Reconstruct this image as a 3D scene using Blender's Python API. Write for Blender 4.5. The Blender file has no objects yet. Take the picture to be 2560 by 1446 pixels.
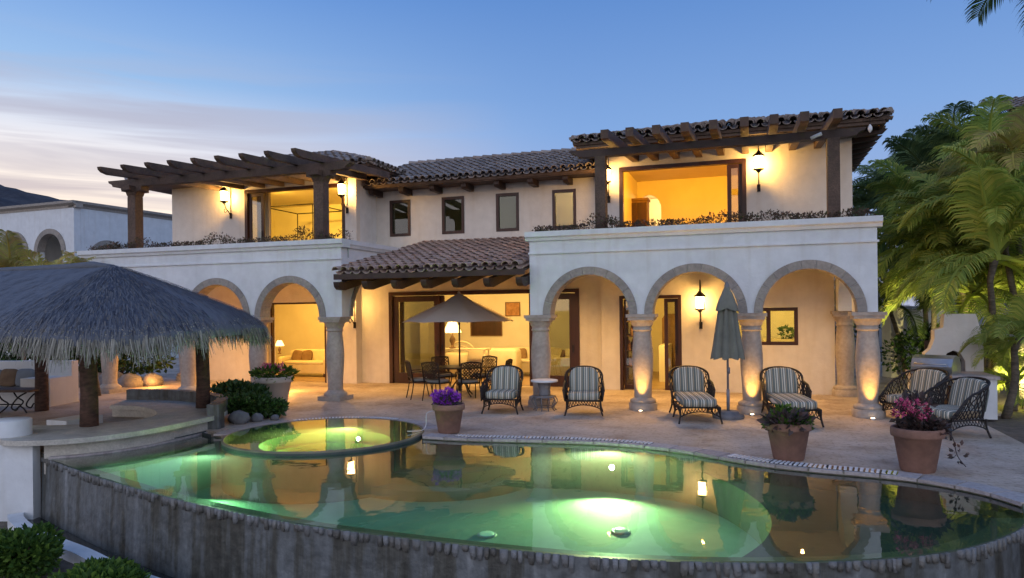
import bpy, math, random
from mathutils import Vector, Matrix
R = math.radians
random.seed(11)
sc = bpy.context.scene
col = sc.collection
TH = 0.3196                     # the villa stands turned by this angle
OX, OY = 2.79, 15.37            # origin of the villa's own frame (u right, v back)
CT, ST = math.cos(TH), math.sin(TH)
def W(u, v, z=0.0): return Vector((OX + u*CT + v*ST, OY - u*ST + v*CT, z))

# ------------------------------------------------------------------ camera
cd = bpy.data.cameras.new('camera'); cam = bpy.data.objects.new('camera', cd); col.objects.link(cam)
cam.location = (0, 0, 2.15)
cam.rotation_euler = (Matrix.Rotation(R(90), 3, 'X') @ Matrix.Rotation(-0.012, 3, 'Z')).to_euler()
cd.sensor_width = 36; cd.lens = 1801/2560*36; cd.shift_y = 51/2560
cd.clip_start = 0.05; cd.clip_end = 5000
sc.camera = cam
sc.view_settings.view_transform = 'Standard'; sc.view_settings.look = 'None'
sc.view_settings.exposure = 0.36; sc.view_settings.gamma = 1.0
sc.cycles.max_bounces = 8; sc.cycles.transparent_max_bounces = 12
sc.cycles.caustics_reflective = False; sc.cycles.caustics_refractive = False
sc.cycles.sample_clamp_indirect = 4; sc.cycles.sample_clamp_direct = 0
sc.cycles.use_denoising = True

# ------------------------------------------------------------------ dusk sky
SUN_AZ = R(-62)                 # azimuth of the pink glow at the left of the view
world = bpy.data.worlds.new('World'); sc.world = world; world.use_nodes = True
nt = world.node_tree; nt.nodes.clear()
def N(t, ty, **kw):
    n = t.nodes.new(ty)
    for k, v in kw.items(): setattr(n, k, v)
    return n
def ramp(n, stops, interp='LINEAR'):
    cr = n.color_ramp; cr.interpolation = interp
    while len(cr.elements) > 1: cr.elements.remove(cr.elements[-1])
    cr.elements[0].position = stops[0][0]; cr.elements[0].color = (*stops[0][1], 1)
    for p, c in stops[1:]:
        e = cr.elements.new(p); e.color = (*c, 1)
def math_n(t, op, a, b=None, clamp=False):
    n = N(t, 'ShaderNodeMath', operation=op, use_clamp=clamp)
    for i, x in enumerate((a, b)):
        if x is None: continue
        if isinstance(x, (int, float)): n.inputs[i].default_value = x
        else: t.links.new(x, n.inputs[i])
    return n.outputs[0]
def mixc(t, fac, a, b, mode='MIX'):
    n = N(t, 'ShaderNodeMix', data_type='RGBA', blend_type=mode)
    for s, x in ((0, fac), (6, a), (7, b)):
        if isinstance(x, (int, float)): n.inputs[s].default_value = x
        elif isinstance(x, (tuple, list)): n.inputs[s].default_value = (*x, 1)
        else: t.links.new(x, n.inputs[s])
    return n.outputs[2]
out = N(nt, 'ShaderNodeOutputWorld'); bg = N(nt, 'ShaderNodeBackground')
tc = N(nt, 'ShaderNodeTexCoord'); sep = N(nt, 'ShaderNodeSeparateXYZ')
nt.links.new(tc.outputs['Generated'], sep.inputs[0])
X, Y, Z = sep.outputs
elev = math_n(nt, 'MAXIMUM', Z, 0.0)
rb = N(nt, 'ShaderNodeValToRGB'); ramp(rb, [(0.0, (.32, .35, .48)), (.12, (.24, .32, .52)), (.24, (.16, .28, .53)), (.42, (.075, .18, .44)), (.8, (.06, .15, .40))])
nt.links.new(elev, rb.inputs[0])
rw = N(nt, 'ShaderNodeValToRGB'); ramp(rw, [(0.0, (.95, .66, .42)), (.12, (.95, .78, .60)), (.20, (.66, .63, .64)), (.28, (.25, .39, .60)), (.42, (.085, .21, .52)), (.8, (.06, .16, .5))])
nt.links.new(elev, rw.inputs[0])
# how near the sunset side a direction is
sx, sy = math.sin(SUN_AZ), math.cos(SUN_AZ)
dt = math_n(nt, 'ADD', math_n(nt, 'MULTIPLY', X, sx), math_n(nt, 'MULTIPLY', Y, sy))
mr = N(nt, 'ShaderNodeMapRange', interpolation_type='SMOOTHSTEP'); mr.inputs[1].default_value = .35; mr.inputs[2].default_value = .93
nt.links.new(dt, mr.inputs[0])
base = mixc(nt, mr.outputs[0], rb.outputs[0], rw.outputs[0])
# streaks of cloud over the sunset side
mp = N(nt, 'ShaderNodeMapping'); mp.inputs['Scale'].default_value = (1.1, 1.1, 16); mp.inputs['Rotation'].default_value = (0, R(-5), 0)
nt.links.new(tc.outputs['Generated'], mp.inputs[0])
nz = N(nt, 'ShaderNodeTexNoise'); nz.inputs['Scale'].default_value = 2.1; nz.inputs['Detail'].default_value = 5; nz.inputs['Roughness'].default_value = .5; nz.inputs['Distortion'].default_value = .5
nt.links.new(mp.outputs[0], nz.inputs[0])
cr = N(nt, 'ShaderNodeValToRGB'); ramp(cr, [(.40, (0, 0, 0)), (.50, (.6, .6, .6)), (.60, (1, 1, 1))]); nt.links.new(nz.outputs[0], cr.inputs[0])
er = N(nt, 'ShaderNodeValToRGB'); ramp(er, [(0, (.5, .5, .5)), (.14, (.9, .9, .9)), (.25, (.9, .9, .9)), (.33, (0, 0, 0))]); nt.links.new(elev, er.inputs[0])
mr2 = N(nt, 'ShaderNodeMapRange'); mr2.inputs[1].default_value = .45; mr2.inputs[2].default_value = .75; nt.links.new(dt, mr2.inputs[0])
cf = math_n(nt, 'MULTIPLY', math_n(nt, 'MULTIPLY', cr.outputs[0], er.outputs[0]), math_n(nt, 'MULTIPLY', mr2.outputs[0], .72), True)
cc = N(nt, 'ShaderNodeValToRGB'); ramp(cc, [(0, (.52, .36, .33)), (.16, (.29, .25, .31)), (.22, (.32, .30, .37)), (.35, (.34, .38, .50))]); nt.links.new(elev, cc.inputs[0])
withc = mixc(nt, cf, base, cc.outputs[0])
sky = N(nt, 'ShaderNodeTexSky', sky_type='NISHITA', sun_disc=False); sky.sun_elevation = R(2); sky.sun_rotation = SUN_AZ
sky.air_density = 1.0; sky.dust_density = .6; sky.ozone_density = 3
ns = mixc(nt, 1.0, sky.outputs[0], (.12, .12, .12), 'MULTIPLY')
final = mixc(nt, .12, withc, ns)
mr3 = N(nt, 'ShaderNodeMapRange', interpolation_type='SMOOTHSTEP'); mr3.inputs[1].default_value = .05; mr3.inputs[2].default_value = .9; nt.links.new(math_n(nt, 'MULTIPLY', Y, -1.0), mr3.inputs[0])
final = mixc(nt, mr3.outputs[0], final, mixc(nt, elev, (.80, .80, .88), (.38, .52, .82)))     # sky behind the viewer, brightened as added fill for facade and terrace
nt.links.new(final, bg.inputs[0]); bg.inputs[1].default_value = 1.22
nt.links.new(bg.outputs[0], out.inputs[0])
# last soft light of the set sun
sd = bpy.data.lights.new('sun', 'SUN'); sd.energy = .14; sd.angle = R(40); sd.color = (1, .66, .55)
so = bpy.data.objects.new('sun', sd); col.objects.link(so)
so.rotation_euler = Vector((-.62, -.75, .32)).to_track_quat('Z', 'Y').to_euler()

# ------------------------------------------------------------------ materials
M = {}
def newmat(name):
    m = bpy.data.materials.new(name); m.use_nodes = True; t = m.node_tree
    b = t.nodes['Principled BSDF']; M[name] = m; return m, t, b
def lk(t, a, b): t.links.new(a, b)
def pm(name, c1, c2=None, scale=4, rough=.7, bump=.2, bscale=30, metal=0, stretch=(1, 1, 1), spec=.4, island=None, contrast=(.35, .65), fine=None, runs=None):
    m, t, b = newmat(name)
    tcn = N(t, 'ShaderNodeTexCoord'); mpn = N(t, 'ShaderNodeMapping'); mpn.inputs['Scale'].default_value = stretch
    lk(t, tcn.outputs['Object'], mpn.inputs[0])
    c2 = c2 or tuple(x*.85 for x in c1)
    n = N(t, 'ShaderNodeTexNoise'); n.inputs['Scale'].default_value = scale; n.inputs['Detail'].default_value = 6; n.inputs['Roughness'].default_value = .6
    lk(t, mpn.outputs[0], n.inputs[0])
    r = N(t, 'ShaderNodeValToRGB'); ramp(r, [(contrast[0], c1), (contrast[1], c2)]); lk(t, n.outputs[0], r.inputs[0])
    c = r.outputs[0]
    if island:
        g = N(t, 'ShaderNodeNewGeometry'); ri = N(t, 'ShaderNodeValToRGB'); ramp(ri, island); lk(t, g.outputs['Random Per Island'], ri.inputs[0])
        c = mixc(t, .75, c, ri.outputs[0])
    if runs:
        mp4 = N(t, 'ShaderNodeMapping'); mp4.inputs['Scale'].default_value = (4, 4, .35); lk(t, tcn.outputs['Object'], mp4.inputs[0])
        n4 = N(t, 'ShaderNodeTexNoise'); n4.inputs['Scale'].default_value = 1.4; n4.inputs['Detail'].default_value = 6; lk(t, mp4.outputs[0], n4.inputs[0])
        r4 = N(t, 'ShaderNodeValToRGB'); ramp(r4, [(.28, (runs, runs*.98, runs*.95)), (.48, (1, 1, 1))]); lk(t, n4.outputs[0], r4.inputs[0])
        c = mixc(t, 1.0, c, r4.outputs[0], 'MULTIPLY')
    if fine:
        n3 = N(t, 'ShaderNodeTexNoise'); n3.inputs['Scale'].default_value = fine[0]; n3.inputs['Detail'].default_value = 3
        lk(t, mpn.outputs[0], n3.inputs[0])
        r3 = N(t, 'ShaderNodeValToRGB'); ramp(r3, [(.3, (fine[1],)*3), (.7, (1, 1, 1))]); lk(t, n3.outputs[0], r3.inputs[0])
        c = mixc(t, 1.0, c, r3.outputs[0], 'MULTIPLY')
    lk(t, c, b.inputs['Base Color'])
    b.inputs['Roughness'].default_value = rough; b.inputs['Metallic'].default_value = metal; b.inputs['Specular IOR Level'].default_value = spec
    if bump:
        n2 = N(t, 'ShaderNodeTexNoise'); n2.inputs['Scale'].default_value = bscale; n2.inputs['Detail'].default_value = 4
        lk(t, mpn.outputs[0], n2.inputs[0])
        bp = N(t, 'ShaderNodeBump'); bp.inputs['Strength'].default_value = bump; bp.inputs['Distance'].default_value = .02
        lk(t, n2.outputs[0], bp.inputs['Height']); lk(t, bp.outputs[0], b.inputs['Normal'])
    return m
def emis(name, c, s, base=(.8, .8, .8)):
    m, t, b = newmat(name); b.inputs['Base Color'].default_value = (*base, 1)
    b.inputs['Emission Color'].default_value = (*c, 1); b.inputs['Emission Strength'].default_value = s; return m
pm('stucco', (.72, .74, .75), (.62, .64, .65), 1.1, .9, .3, 18, contrast=(.3, .75), fine=(5, .9), runs=.93)
pm('stucco_warm', (.72, .68, .61), (.63, .59, .53), 1.3, .9, .25, 18, contrast=(.3, .75), fine=(5, .92), runs=.95)
pm('room_plaster', (.72, .66, .52), (.66, .60, .46), 1.3, .9, .1, 20)
pm('cantera', (.40, .35, .30), (.22, .19, .17), 3.5, .85, .5, 35, contrast=(.3, .75), fine=(16, .75),
   island=[(0, (.30, .27, .24)), (.5, (.38, .34, .29)), (1, (.26, .24, .22))])
pm('column_stone', (.50, .43, .36), (.34, .285, .235), 1.8, .85, .3, 30, contrast=(.3, .72), fine=(14, .78))
pm('dark_wood', (.060, .032, .022), (.028, .016, .012), 3, .55, .4, 60, stretch=(1, 1, 1), contrast=(.3, .7))
pm('door_wood', (.055, .020, .010), (.028, .011, .007), 5, .4, .2, 40, stretch=(1, 1, .2))
pm('pergola_wood', (.16, .10, .07), (.085, .055, .04), 2.2, .7, .5, 40, stretch=(1, 1, 1), fine=(25, .6))
pm('rafter_wood', (.10, .055, .035), (.05, .03, .022), 3, .6, .4, 60, contrast=(.3, .7))
pm('clay_tile', (.42, .26, .19), (.26, .17, .13), 9, .9, .5, 50, fine=(40, .5),
   island=[(0, (.58, .38, .29)), (.2, (.40, .28, .22)), (.4, (.58, .46, .38)), (.6, (.28, .21, .18)), (.8, (.66, .47, .37)), (1, (.44, .36, .31))])
pm('grey_tile', (.36, .30, .26), (.22, .185, .165), 9, .9, .5, 50, fine=(40, .5),
   island=[(0, (.40, .31, .26)), (.3, (.26, .22, .20)), (.6, (.46, .39, .34)), (.8, (.20, .17, .155)), (1, (.50, .38, .31))])
pm('thatch', (.06, .075, .12), (.025, .03, .055), 12, .95, .6, 90, stretch=(1, 1, 1), island=[(0, (.04, .046, .065)), (.35, (.08, .09, .115)), (.65, (.17, .18, .195)), (.85, (.20, .175, .145)), (1, (.02, .024, .036))])
pm('fringe', (.38, .35, .26), (.16, .14, .10), 15, .95, .3, 60, island=[(0, (.34, .33, .29)), (.35, (.11, .10, .08)), (.7, (.40, .38, .32)), (1, (.18, .165, .13))])
pm('bar_stone', (.62, .58, .50), (.46, .43, .37), 4, .45, .25, 25, fine=(30, .75))
pm('bark', (.13, .07, .05), (.06, .035, .026), 8, .85, .8, 18, stretch=(1, 1, 2.5))
pm('palm_bark', (.16, .13, .10), (.07, .06, .045), 6, .9, .8, 12, stretch=(1, 1, 4))
pm('terracotta', (.31, .165, .115), (.22, .12, .09), 3, .85, .35, 40, contrast=(.3, .7), fine=(9, .75))
pm('soil', (.05, .035, .025), (.028, .02, .015), 18, 1, 1, 30)
pm('wicker', (.022, .015, .013), (.012, .009, .008), 50, .5, .4, 120)
pm('iron', (.020, .015, .013), (.012, .010, .009), 20, .45, .2, 60, metal=.3)
pm('grey_cushion', (.22, .22, .21), (.18, .18, .17), 5, .95, .3, 120)
pm('cream_fabric', (.62, .53, .36), (.55, .46, .30), 3, .95, .3, 60)
pm('brown_fabric', (.20, .12, .06), (.14, .08, .04), 5, .95, .3, 60)
pm('parasol_cloth', (.52, .44, .37), (.46, .39, .33), 2, .95, .25, 60)
pm('parasol_green', (.19, .19, .155), (.135, .14, .115), 3, .95, .25, 60)
pm('steel', (.55, .55, .55), (.42, .42, .42), 4, .32, .05, 60, metal=.9)
pm('leaf_dark', (.035, .075, .018), (.015, .035, .012), 5, .5, 0, spec=.3, island=[(0, (.02, .05, .012)), (.6, (.045, .095, .02)), (1, (.075, .12, .025))])
pm('leaf_bronze', (.06, .04, .035), (.03, .03, .03), 5, .6, 0, island=[(0, (.03, .028, .03)), (.6, (.07, .045, .04)), (1, (.11, .06, .05))])
pm('leaf_vine', (.07, .06, .03), (.04, .03, .02), 5, .7, 0, island=[(0, (.05, .03, .025)), (.5, (.10, .06, .035)), (.8, (.05, .07, .02)), (1, (.22, .08, .07))])
pm('petal_purple', (.20, .02, .42), (.14, .01, .30), 5, .7, 0, island=[(0, (.14, .01, .32)), (.6, (.34, .03, .60)), (1, (.55, .12, .70))])
pm('petal_pink', (.55, .06, .18), (.40, .04, .15), 5, .7, 0, island=[(0, (.50, .04, .14)), (.6, (.62, .10, .26)), (1, (.70, .35, .32))])
pm('rock', (.22, .22, .23), (.12, .12, .13), 3, .9, .8, 12)
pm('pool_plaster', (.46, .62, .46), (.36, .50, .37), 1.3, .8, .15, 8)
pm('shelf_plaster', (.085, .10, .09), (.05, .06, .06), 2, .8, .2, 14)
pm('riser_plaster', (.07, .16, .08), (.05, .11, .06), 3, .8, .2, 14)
pm('pool_lip', (.22, .19, .13), (.15, .13, .09), 4, .6, .2, 20)
pm('gravel', (.16, .13, .10), (.10, .08, .06), 6, 1, .8, 50)
pm('grass_mat', (.05, .06, .025), (.09, .075, .04), 2, 1, .8, 40)
pm('hill_scrub', (.07, .065, .07), (.035, .035, .045), .04, 1, 0, fine=(.3, .5))
pm('white_plastic', (.75, .75, .75), None, 4, .4, 0)
pm('room_floor', (.36, .24, .14), (.28, .18, .10), 2, .35, .05, 20)
pm('picture_art', (.5, .25, .10), (.25, .12, .05), 6, .8, 0)
emis('lamp_glow', (1, .60, .22), 14)
emis('lantern_glow', (1, .62, .24), 16)
emis('bulb_glow', (1, .7, .4), 12)
emis('pool_lamp', (.95, 1, .62), 45)
emis('drain_glow', (.55, 1, .6), .35, (.6, .7, .6))  # faint green glow put into the drain lids, which are no lamps

# streaked wet concrete of the overflow wall
m, t, b = newmat('wet_wall')
tcn = N(t, 'ShaderNodeTexCoord'); mpn = N(t, 'ShaderNodeMapping'); mpn.inputs['Scale'].default_value = (1.5, 1.5, .16); lk(t, tcn.outputs['Object'], mpn.inputs[0])
n = N(t, 'ShaderNodeTexNoise'); n.inputs['Scale'].default_value = 2; n.inputs['Detail'].default_value = 6; n.inputs['Roughness'].default_value = .65; lk(t, mpn.outputs[0], n.inputs[0])
r = N(t, 'ShaderNodeValToRGB'); ramp(r, [(.30, (.025, .023, .017)), (.43, (.085, .085, .072)), (.50, (.13, .14, .14)), (.60, (.17, .185, .19)), (.70, (.28, .295, .30))]); lk(t, n.outputs[0], r.inputs[0])
n2 = N(t, 'ShaderNodeTexNoise'); n2.inputs['Scale'].default_value = 9; n2.inputs['Detail'].default_value = 6; lk(t, tcn.outputs['Object'], n2.inputs[0])
r2 = N(t, 'ShaderNodeValToRGB'); ramp(r2, [(.3, (.55, .55, .55)), (.7, (1, 1, 1))]); lk(t, n2.outputs[0], r2.inputs[0])
lk(t, mixc(t, 1.0, r.outputs[0], r2.outputs[0], 'MULTIPLY'), b.inputs['Base Color']); b.inputs['Roughness'].default_value = .45
bp = N(t, 'ShaderNodeBump'); bp.inputs['Strength'].default_value = .6; bp.inputs['Distance'].default_value = .03; lk(t, n2.outputs[0], bp.inputs['Height']); lk(t, bp.outputs[0], b.inputs['Normal'])
pm('black_water', (.012, .014, .012), (.006, .007, .006), 3, .08, .05, 8, spec=.5)
pm('rim_stone', (.24, .23, .21), (.12, .12, .11), 14, .5, .7, 40, island=[(0, (.20, .195, .18)), (.25, (.06, .055, .045)), (.5, (.13, .13, .13)), (.75, (.20, .21, .22)), (1, (.09, .08, .06))])

# weathered terrace stone: large slabs, blotches, pits
m, t, b = newmat('terrace_stone')
tcn = N(t, 'ShaderNodeTexCoord')
mpn = N(t, 'ShaderNodeMapping'); mpn.inputs['Rotation'].default_value = (0, 0, TH); lk(t, tcn.outputs['Object'], mpn.inputs[0])
n = N(t, 'ShaderNodeTexNoise'); n.inputs['Scale'].default_value = .9; n.inputs['Detail'].default_value = 8; n.inputs['Roughness'].default_value = .65; lk(t, mpn.outputs[0], n.inputs[0])
r = N(t, 'ShaderNodeValToRGB'); ramp(r, [(.30, (.26, .19, .14)), (.47, (.49, .395, .31)), (.60, (.58, .485, .395)), (.75, (.70, .62, .53))]); lk(t, n.outputs[0], r.inputs[0])
n2 = N(t, 'ShaderNodeTexNoise'); n2.inputs['Scale'].default_value = 13; n2.inputs['Detail'].default_value = 5; n2.inputs['Roughness'].default_value = .7; lk(t, mpn.outputs[0], n2.inputs[0])
r2 = N(t, 'ShaderNodeValToRGB'); ramp(r2, [(.34, (.38, .35, .33)), (.44, (.85, .84, .83)), (.6, (1, 1, 1))]); lk(t, n2.outputs[0], r2.inputs[0])
bk = N(t, 'ShaderNodeTexBrick'); bk.inputs['Scale'].default_value = 1.0; bk.inputs['Brick Width'].default_value = .8; bk.inputs['Row Height'].default_value = .5; bk.inputs['Mortar Size'].default_value = .012
bk.inputs['Mortar Smooth'].default_value = .6
bk.inputs['Color1'].default_value = (1, 1, 1, 1); bk.inputs['Color2'].default_value = (.84, .83, .82, 1); bk.inputs['Mortar'].default_value = (.80, .78, .76, 1); lk(t, mpn.outputs[0], bk.inputs[0])
c = mixc(t, .8, r.outputs[0], r2.outputs[0], 'MULTIPLY'); c = mixc(t, .75, c, bk.outputs[0], 'MULTIPLY')
lk(t, c, b.inputs['Base Color']); b.inputs['Roughness'].default_value = .62; b.inputs['Specular IOR Level'].default_value = .35
bp = N(t, 'ShaderNodeBump'); bp.inputs['Strength'].default_value = .5; bp.inputs['Distance'].default_value = .01; lk(t, n2.outputs[0], bp.inputs['Height']); lk(t, bp.outputs[0], b.inputs['Normal'])
pm('coping_stone', (.50, .44, .41), (.34, .29, .27), 3.5, .65, .5, 30, island=[(0, (.42, .37, .35)), (.5, (.52, .47, .45)), (1, (.36, .31, .30))], fine=(20, .7))

# still water: clear body under a mirror that strengthens with grazing view
def water(name, tint, ripple):
    m, t, b = newmat(name); t.nodes.remove(b)
    o = t.nodes['Material Output']
    tr = N(t, 'ShaderNodeBsdfTransparent'); tr.inputs[0].default_value = (*tint, 1)
    gl = N(t, 'ShaderNodeBsdfGlossy'); gl.inputs['Roughness'].default_value = .02; gl.inputs[0].default_value = (1, 1, 1, 1)
    fr = N(t, 'ShaderNodeFresnel'); fr.inputs[0].default_value = 1.333
    ms = N(t, 'ShaderNodeMixShader')
    tcn = N(t, 'ShaderNodeTexCoord'); n = N(t, 'ShaderNodeTexNoise'); n.inputs['Scale'].default_value = 2.6; n.inputs['Detail'].default_value = 2; lk(t, tcn.outputs['Object'], n.inputs[0])
    bp = N(t, 'ShaderNodeBump'); bp.inputs['Strength'].default_value = ripple; bp.inputs['Distance'].default_value = .02; lk(t, n.outputs[0], bp.inputs['Height'])
    lk(t, bp.outputs[0], gl.inputs['Normal'])
    f2 = math_n(t, 'MULTIPLY', fr.outputs[0], 1.3, True)
    tl = N(t, 'ShaderNodeBsdfTranslucent'); tl.inputs[0].default_value = (.85, 1, .88, 1); m2 = N(t, 'ShaderNodeMixShader'); m2.inputs[0].default_value = .20
    lk(t, tr.outputs[0], m2.inputs[1]); lk(t, tl.outputs[0], m2.inputs[2])
    lk(t, f2, ms.inputs[0]); lk(t, m2.outputs[0], ms.inputs[1]); lk(t, gl.outputs[0], ms.inputs[2]); lk(t, ms.outputs[0], o.inputs[0])
    return m
water('pool_water', (.62, .95, .80), .09)
water('dark_water', (.3, .4, .4), .1)
def glass(name, tint, k):
    m, t, b = newmat(name); t.nodes.remove(b); o = t.nodes['Material Output']
    tr = N(t, 'ShaderNodeBsdfTransparent'); tr.inputs[0].default_value = (*tint, 1)
    gl = N(t, 'ShaderNodeBsdfGlossy'); gl.inputs['Roughness'].default_value = .01
    fr = N(t, 'ShaderNodeFresnel'); fr.inputs[0].default_value = 1.5
    ms = N(t, 'ShaderNodeMixShader'); lk(t, math_n(t, 'MULTIPLY', fr.outputs[0], k, True), ms.inputs[0])
    lk(t, tr.outputs[0], ms.inputs[1]); lk(t, gl.outputs[0], ms.inputs[2]); lk(t, ms.outputs[0], o.inputs[0])
glass('window_glass', (.80, .82, .78), 1.5)
glass('dark_glass', (.55, .58, .52), 1.6)
# striped outdoor cushions
m, t, b = newmat('striped_cloth')
tcn = N(t, 'ShaderNodeTexCoord'); s = N(t, 'ShaderNodeSeparateXYZ'); lk(t, tcn.outputs['Object'], s.inputs[0])
fx = math_n(t, 'FRACT', math_n(t, 'MULTIPLY', math_n(t, 'ADD', s.outputs[0], 2.0), 7.6))
r = N(t, 'ShaderNodeValToRGB'); ramp(r, [(0, (.15, .17, .15)), (.28, (.66, .60, .46)), (.38, (.06, .06, .055)), (.46, (.27, .29, .25)), (.60, (.70, .64, .52)), (.72, (.16, .18, .16)), (.86, (.50, .38, .24)), (.94, (.12, .13, .11))], 'CONSTANT')
lk(t, fx, r.inputs[0]); lk(t, r.outputs[0], b.inputs['Base Color']); b.inputs['Roughness'].default_value = .95
# palm leaves let light through
def leafmat(name, stops):
    m, t, b = newmat(name)
    g = N(t, 'ShaderNodeNewGeometry'); r = N(t, 'ShaderNodeValToRGB'); ramp(r, stops); lk(t, g.outputs['Random Per Island'], r.inputs[0])
    oi = N(t, 'ShaderNodeObjectInfo'); v = N(t, 'ShaderNodeHueSaturation'); lk(t, r.outputs[0], v.inputs['Color'])
    lk(t, math_n(t, 'ADD', math_n(t, 'MULTIPLY', oi.outputs['Random'], .7), .65), v.inputs['Value'])
    lk(t, v.outputs[0], b.inputs['Base Color']); b.inputs['Roughness'].default_value = .6; b.inputs['Specular IOR Level'].default_value = .25
    tl = N(t, 'ShaderNodeBsdfTranslucent'); lk(t, v.outputs[0], tl.inputs[0]); ms = N(t, 'ShaderNodeMixShader'); ms.inputs[0].default_value = .35
    lk(t, b.outputs[0], ms.inputs[1]); lk(t, tl.outputs[0], ms.inputs[2]); lk(t, ms.outputs[0], t.nodes['Material Output'].inputs[0])
leafmat('palm_leaf', [(0, (.18, .26, .05)), (.5, (.30, .38, .07)), (1, (.44, .45, .10))])
leafmat('palm_dark', [(0, (.05, .085, .03)), (.5, (.085, .13, .04)), (1, (.13, .17, .05))])
leafmat('palm_gold', [(0, (.30, .29, .07)), (.5, (.44, .40, .10)), (1, (.38, .27, .11))])
leafmat('shrub_leaf', [(0, (.03, .07, .015)), (.5, (.065, .13, .022)), (1, (.13, .21, .03))])

# ------------------------------------------------------------------ mesh helpers
class MB:
    def __init__(s): s.v = []; s.f = []; s.sm = []
    def add(s, vs, fs, smooth=False):
        o = len(s.v); s.v += [tuple(p) for p in vs]; s.f += [tuple(i+o for i in f) for f in fs]; s.sm += [smooth]*len(fs)
    def box(s, x0, x1, y0, y1, z0, z1, m=None):
        p = [(x0,y0,z0),(x1,y0,z0),(x1,y1,z0),(x0,y1,z0),(x0,y0,z1),(x1,y0,z1),(x1,y1,z1),(x0,y1,z1)]
        if m is not None: p = [m @ Vector(q) for q in p]
        s.add(p, [(0,3,2,1),(4,5,6,7),(0,1,5,4),(1,2,6,5),(2,3,7,6),(3,0,4,7)])
    def tube(s, pts, r, n=6, cap=True):
        pts = [Vector(p) for p in pts]; k = len(pts); rs = r if isinstance(r, (list, tuple)) else [r]*k
        vs = []; up = Vector((0, 0, 1)); prev = None
        for i, p in enumerate(pts):
            d = (pts[min(i+1, k-1)] - pts[max(i-1, 0)])
            if d.length < 1e-9: d = Vector((0, 0, 1))
            d.normalize()
            a = prev - d*prev.dot(d) if prev is not None else (up - d*up.dot(d) if abs(d.z) < .95 else Vector((1, 0, 0)) - d*d.x)
            if a.length < 1e-6: a = Vector((1, 0, 0)) - d*d.x
            a.normalize(); prev = a; b = d.cross(a)
            for j in range(n):
                t = 2*math.pi*j/n; vs.append(p + (a*math.cos(t) + b*math.sin(t))*rs[i])
        fs = [(i*n+j, i*n+(j+1) % n, (i+1)*n+(j+1) % n, (i+1)*n+j) for i in range(k-1) for j in range(n)]
        if cap: fs += [tuple(range(n))[::-1], tuple((k-1)*n+j for j in range(n))]
        s.add(vs, fs, True)
    def lathe(s, prof, c=(0, 0, 0), n=24, smooth=True, cap=True):
        vs = [(c[0]+r*math.cos(2*math.pi*j/n), c[1]+r*math.sin(2*math.pi*j/n), c[2]+z) for r, z in prof for j in range(n)]
        k = len(prof)
        fs = [(i*n+j, i*n+(j+1) % n, (i+1)*n+(j+1) % n, (i+1)*n+j) for i in range(k-1) for j in range(n)]
        s.add(vs, fs, smooth)
        if cap:
            s.add(vs[:n], [tuple(range(n))[::-1]]); s.add(vs[-n:], [tuple(range(n))])
    def prism(s, poly, axis, a, b, m=None):
        """outline poly (2-D) extruded along an axis from a to b"""
        n = len(poly)
        def P(q, w):
            if axis == 'x': r = (w, q[0], q[1])
            elif axis == 'y': r = (q[0], w, q[1])
            else: r = (q[0], q[1], w)
            return m @ Vector(r) if m is not None else r
        vs = [P(q, a) for q in poly] + [P(q, b) for q in poly]
        s.add(vs, [tuple(range(n)), tuple(range(2*n-1, n-1, -1))] + [(i, i+n, (i+1) % n+n, (i+1) % n) for i in range(n)])
    def blob(s, c, r, n=8, k=6, jit=.0, m=None):
        vs = []; rr = r if isinstance(r, (tuple, list)) else (r, r, r)
        for i in range(k+1):
            ph = math.pi*i/k
            for j in range(n):
                t = 2*math.pi*j/n; q = 1 + random.uniform(-jit, jit)
                vs.append((c[0]+rr[0]*math.sin(ph)*math.cos(t)*q, c[1]+rr[1]*math.sin(ph)*math.sin(t)*q, c[2]+rr[2]*math.cos(ph)*q))
        if m is not None: vs = [m @ Vector(q) for q in vs]
        s.add(vs, [(i*n+j, (i+1)*n+j, (i+1)*n+(j+1) % n, i*n+(j+1) % n) for i in range(k) for j in range(n)], True)
    def pad(s, x0, x1, y0, y1, z0, z1, m=None, e=.35):
        """soft cushion: a rounded superellipsoid"""
        n, k = 20, 10; vs = []
        cx, cy, cz = (x0+x1)/2, (y0+y1)/2, (z0+z1)/2; hx, hy, hz = (x1-x0)/2, (y1-y0)/2, (z1-z0)/2
        pw = lambda a: math.copysign(abs(a)**e, a)
        for i in range(k+1):
            ph = -math.pi/2 + math.pi*i/k
            for j in range(n):
                t = 2*math.pi*j/n
                q = Vector((cx+hx*pw(math.cos(ph))*pw(math.cos(t)), cy+hy*pw(math.cos(ph))*pw(math.sin(t)), cz+hz*pw(math.sin(ph))))
                vs.append(m @ q if m is not None else q)
        s.add(vs, [(i*n+j, i*n+(j+1) % n, (i+1)*n+(j+1) % n, (i+1)*n+j) for i in range(k) for j in range(n)], True)
    def build(s, name, mat, parent=None, loc=None):
        me = bpy.data.meshes.new(name); me.from_pydata(s.v, [], s.f); me.update()
        me.polygons.foreach_set('use_smooth', s.sm)
        me.materials.append(M[mat]); o = bpy.data.objects.new(name, me); col.objects.link(o)
        if parent: o.parent = parent
        if loc: o.location = loc
        return o
def tag(o, label=None, cat=None, group=None, kind=None):
    if label: o['label'] = label
    if cat: o['category'] = cat
    if group: o['group'] = group
    if kind: o['kind'] = kind
    return o
def thing(name, label, cat, loc=(0, 0, 0), rz=0, group=None):
    o = bpy.data.objects.new(name, None); col.objects.link(o); o.location = loc; o.rotation_euler = (0, 0, rz)
    o.empty_display_size = .1
    return tag(o, label, cat, group)
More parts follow.
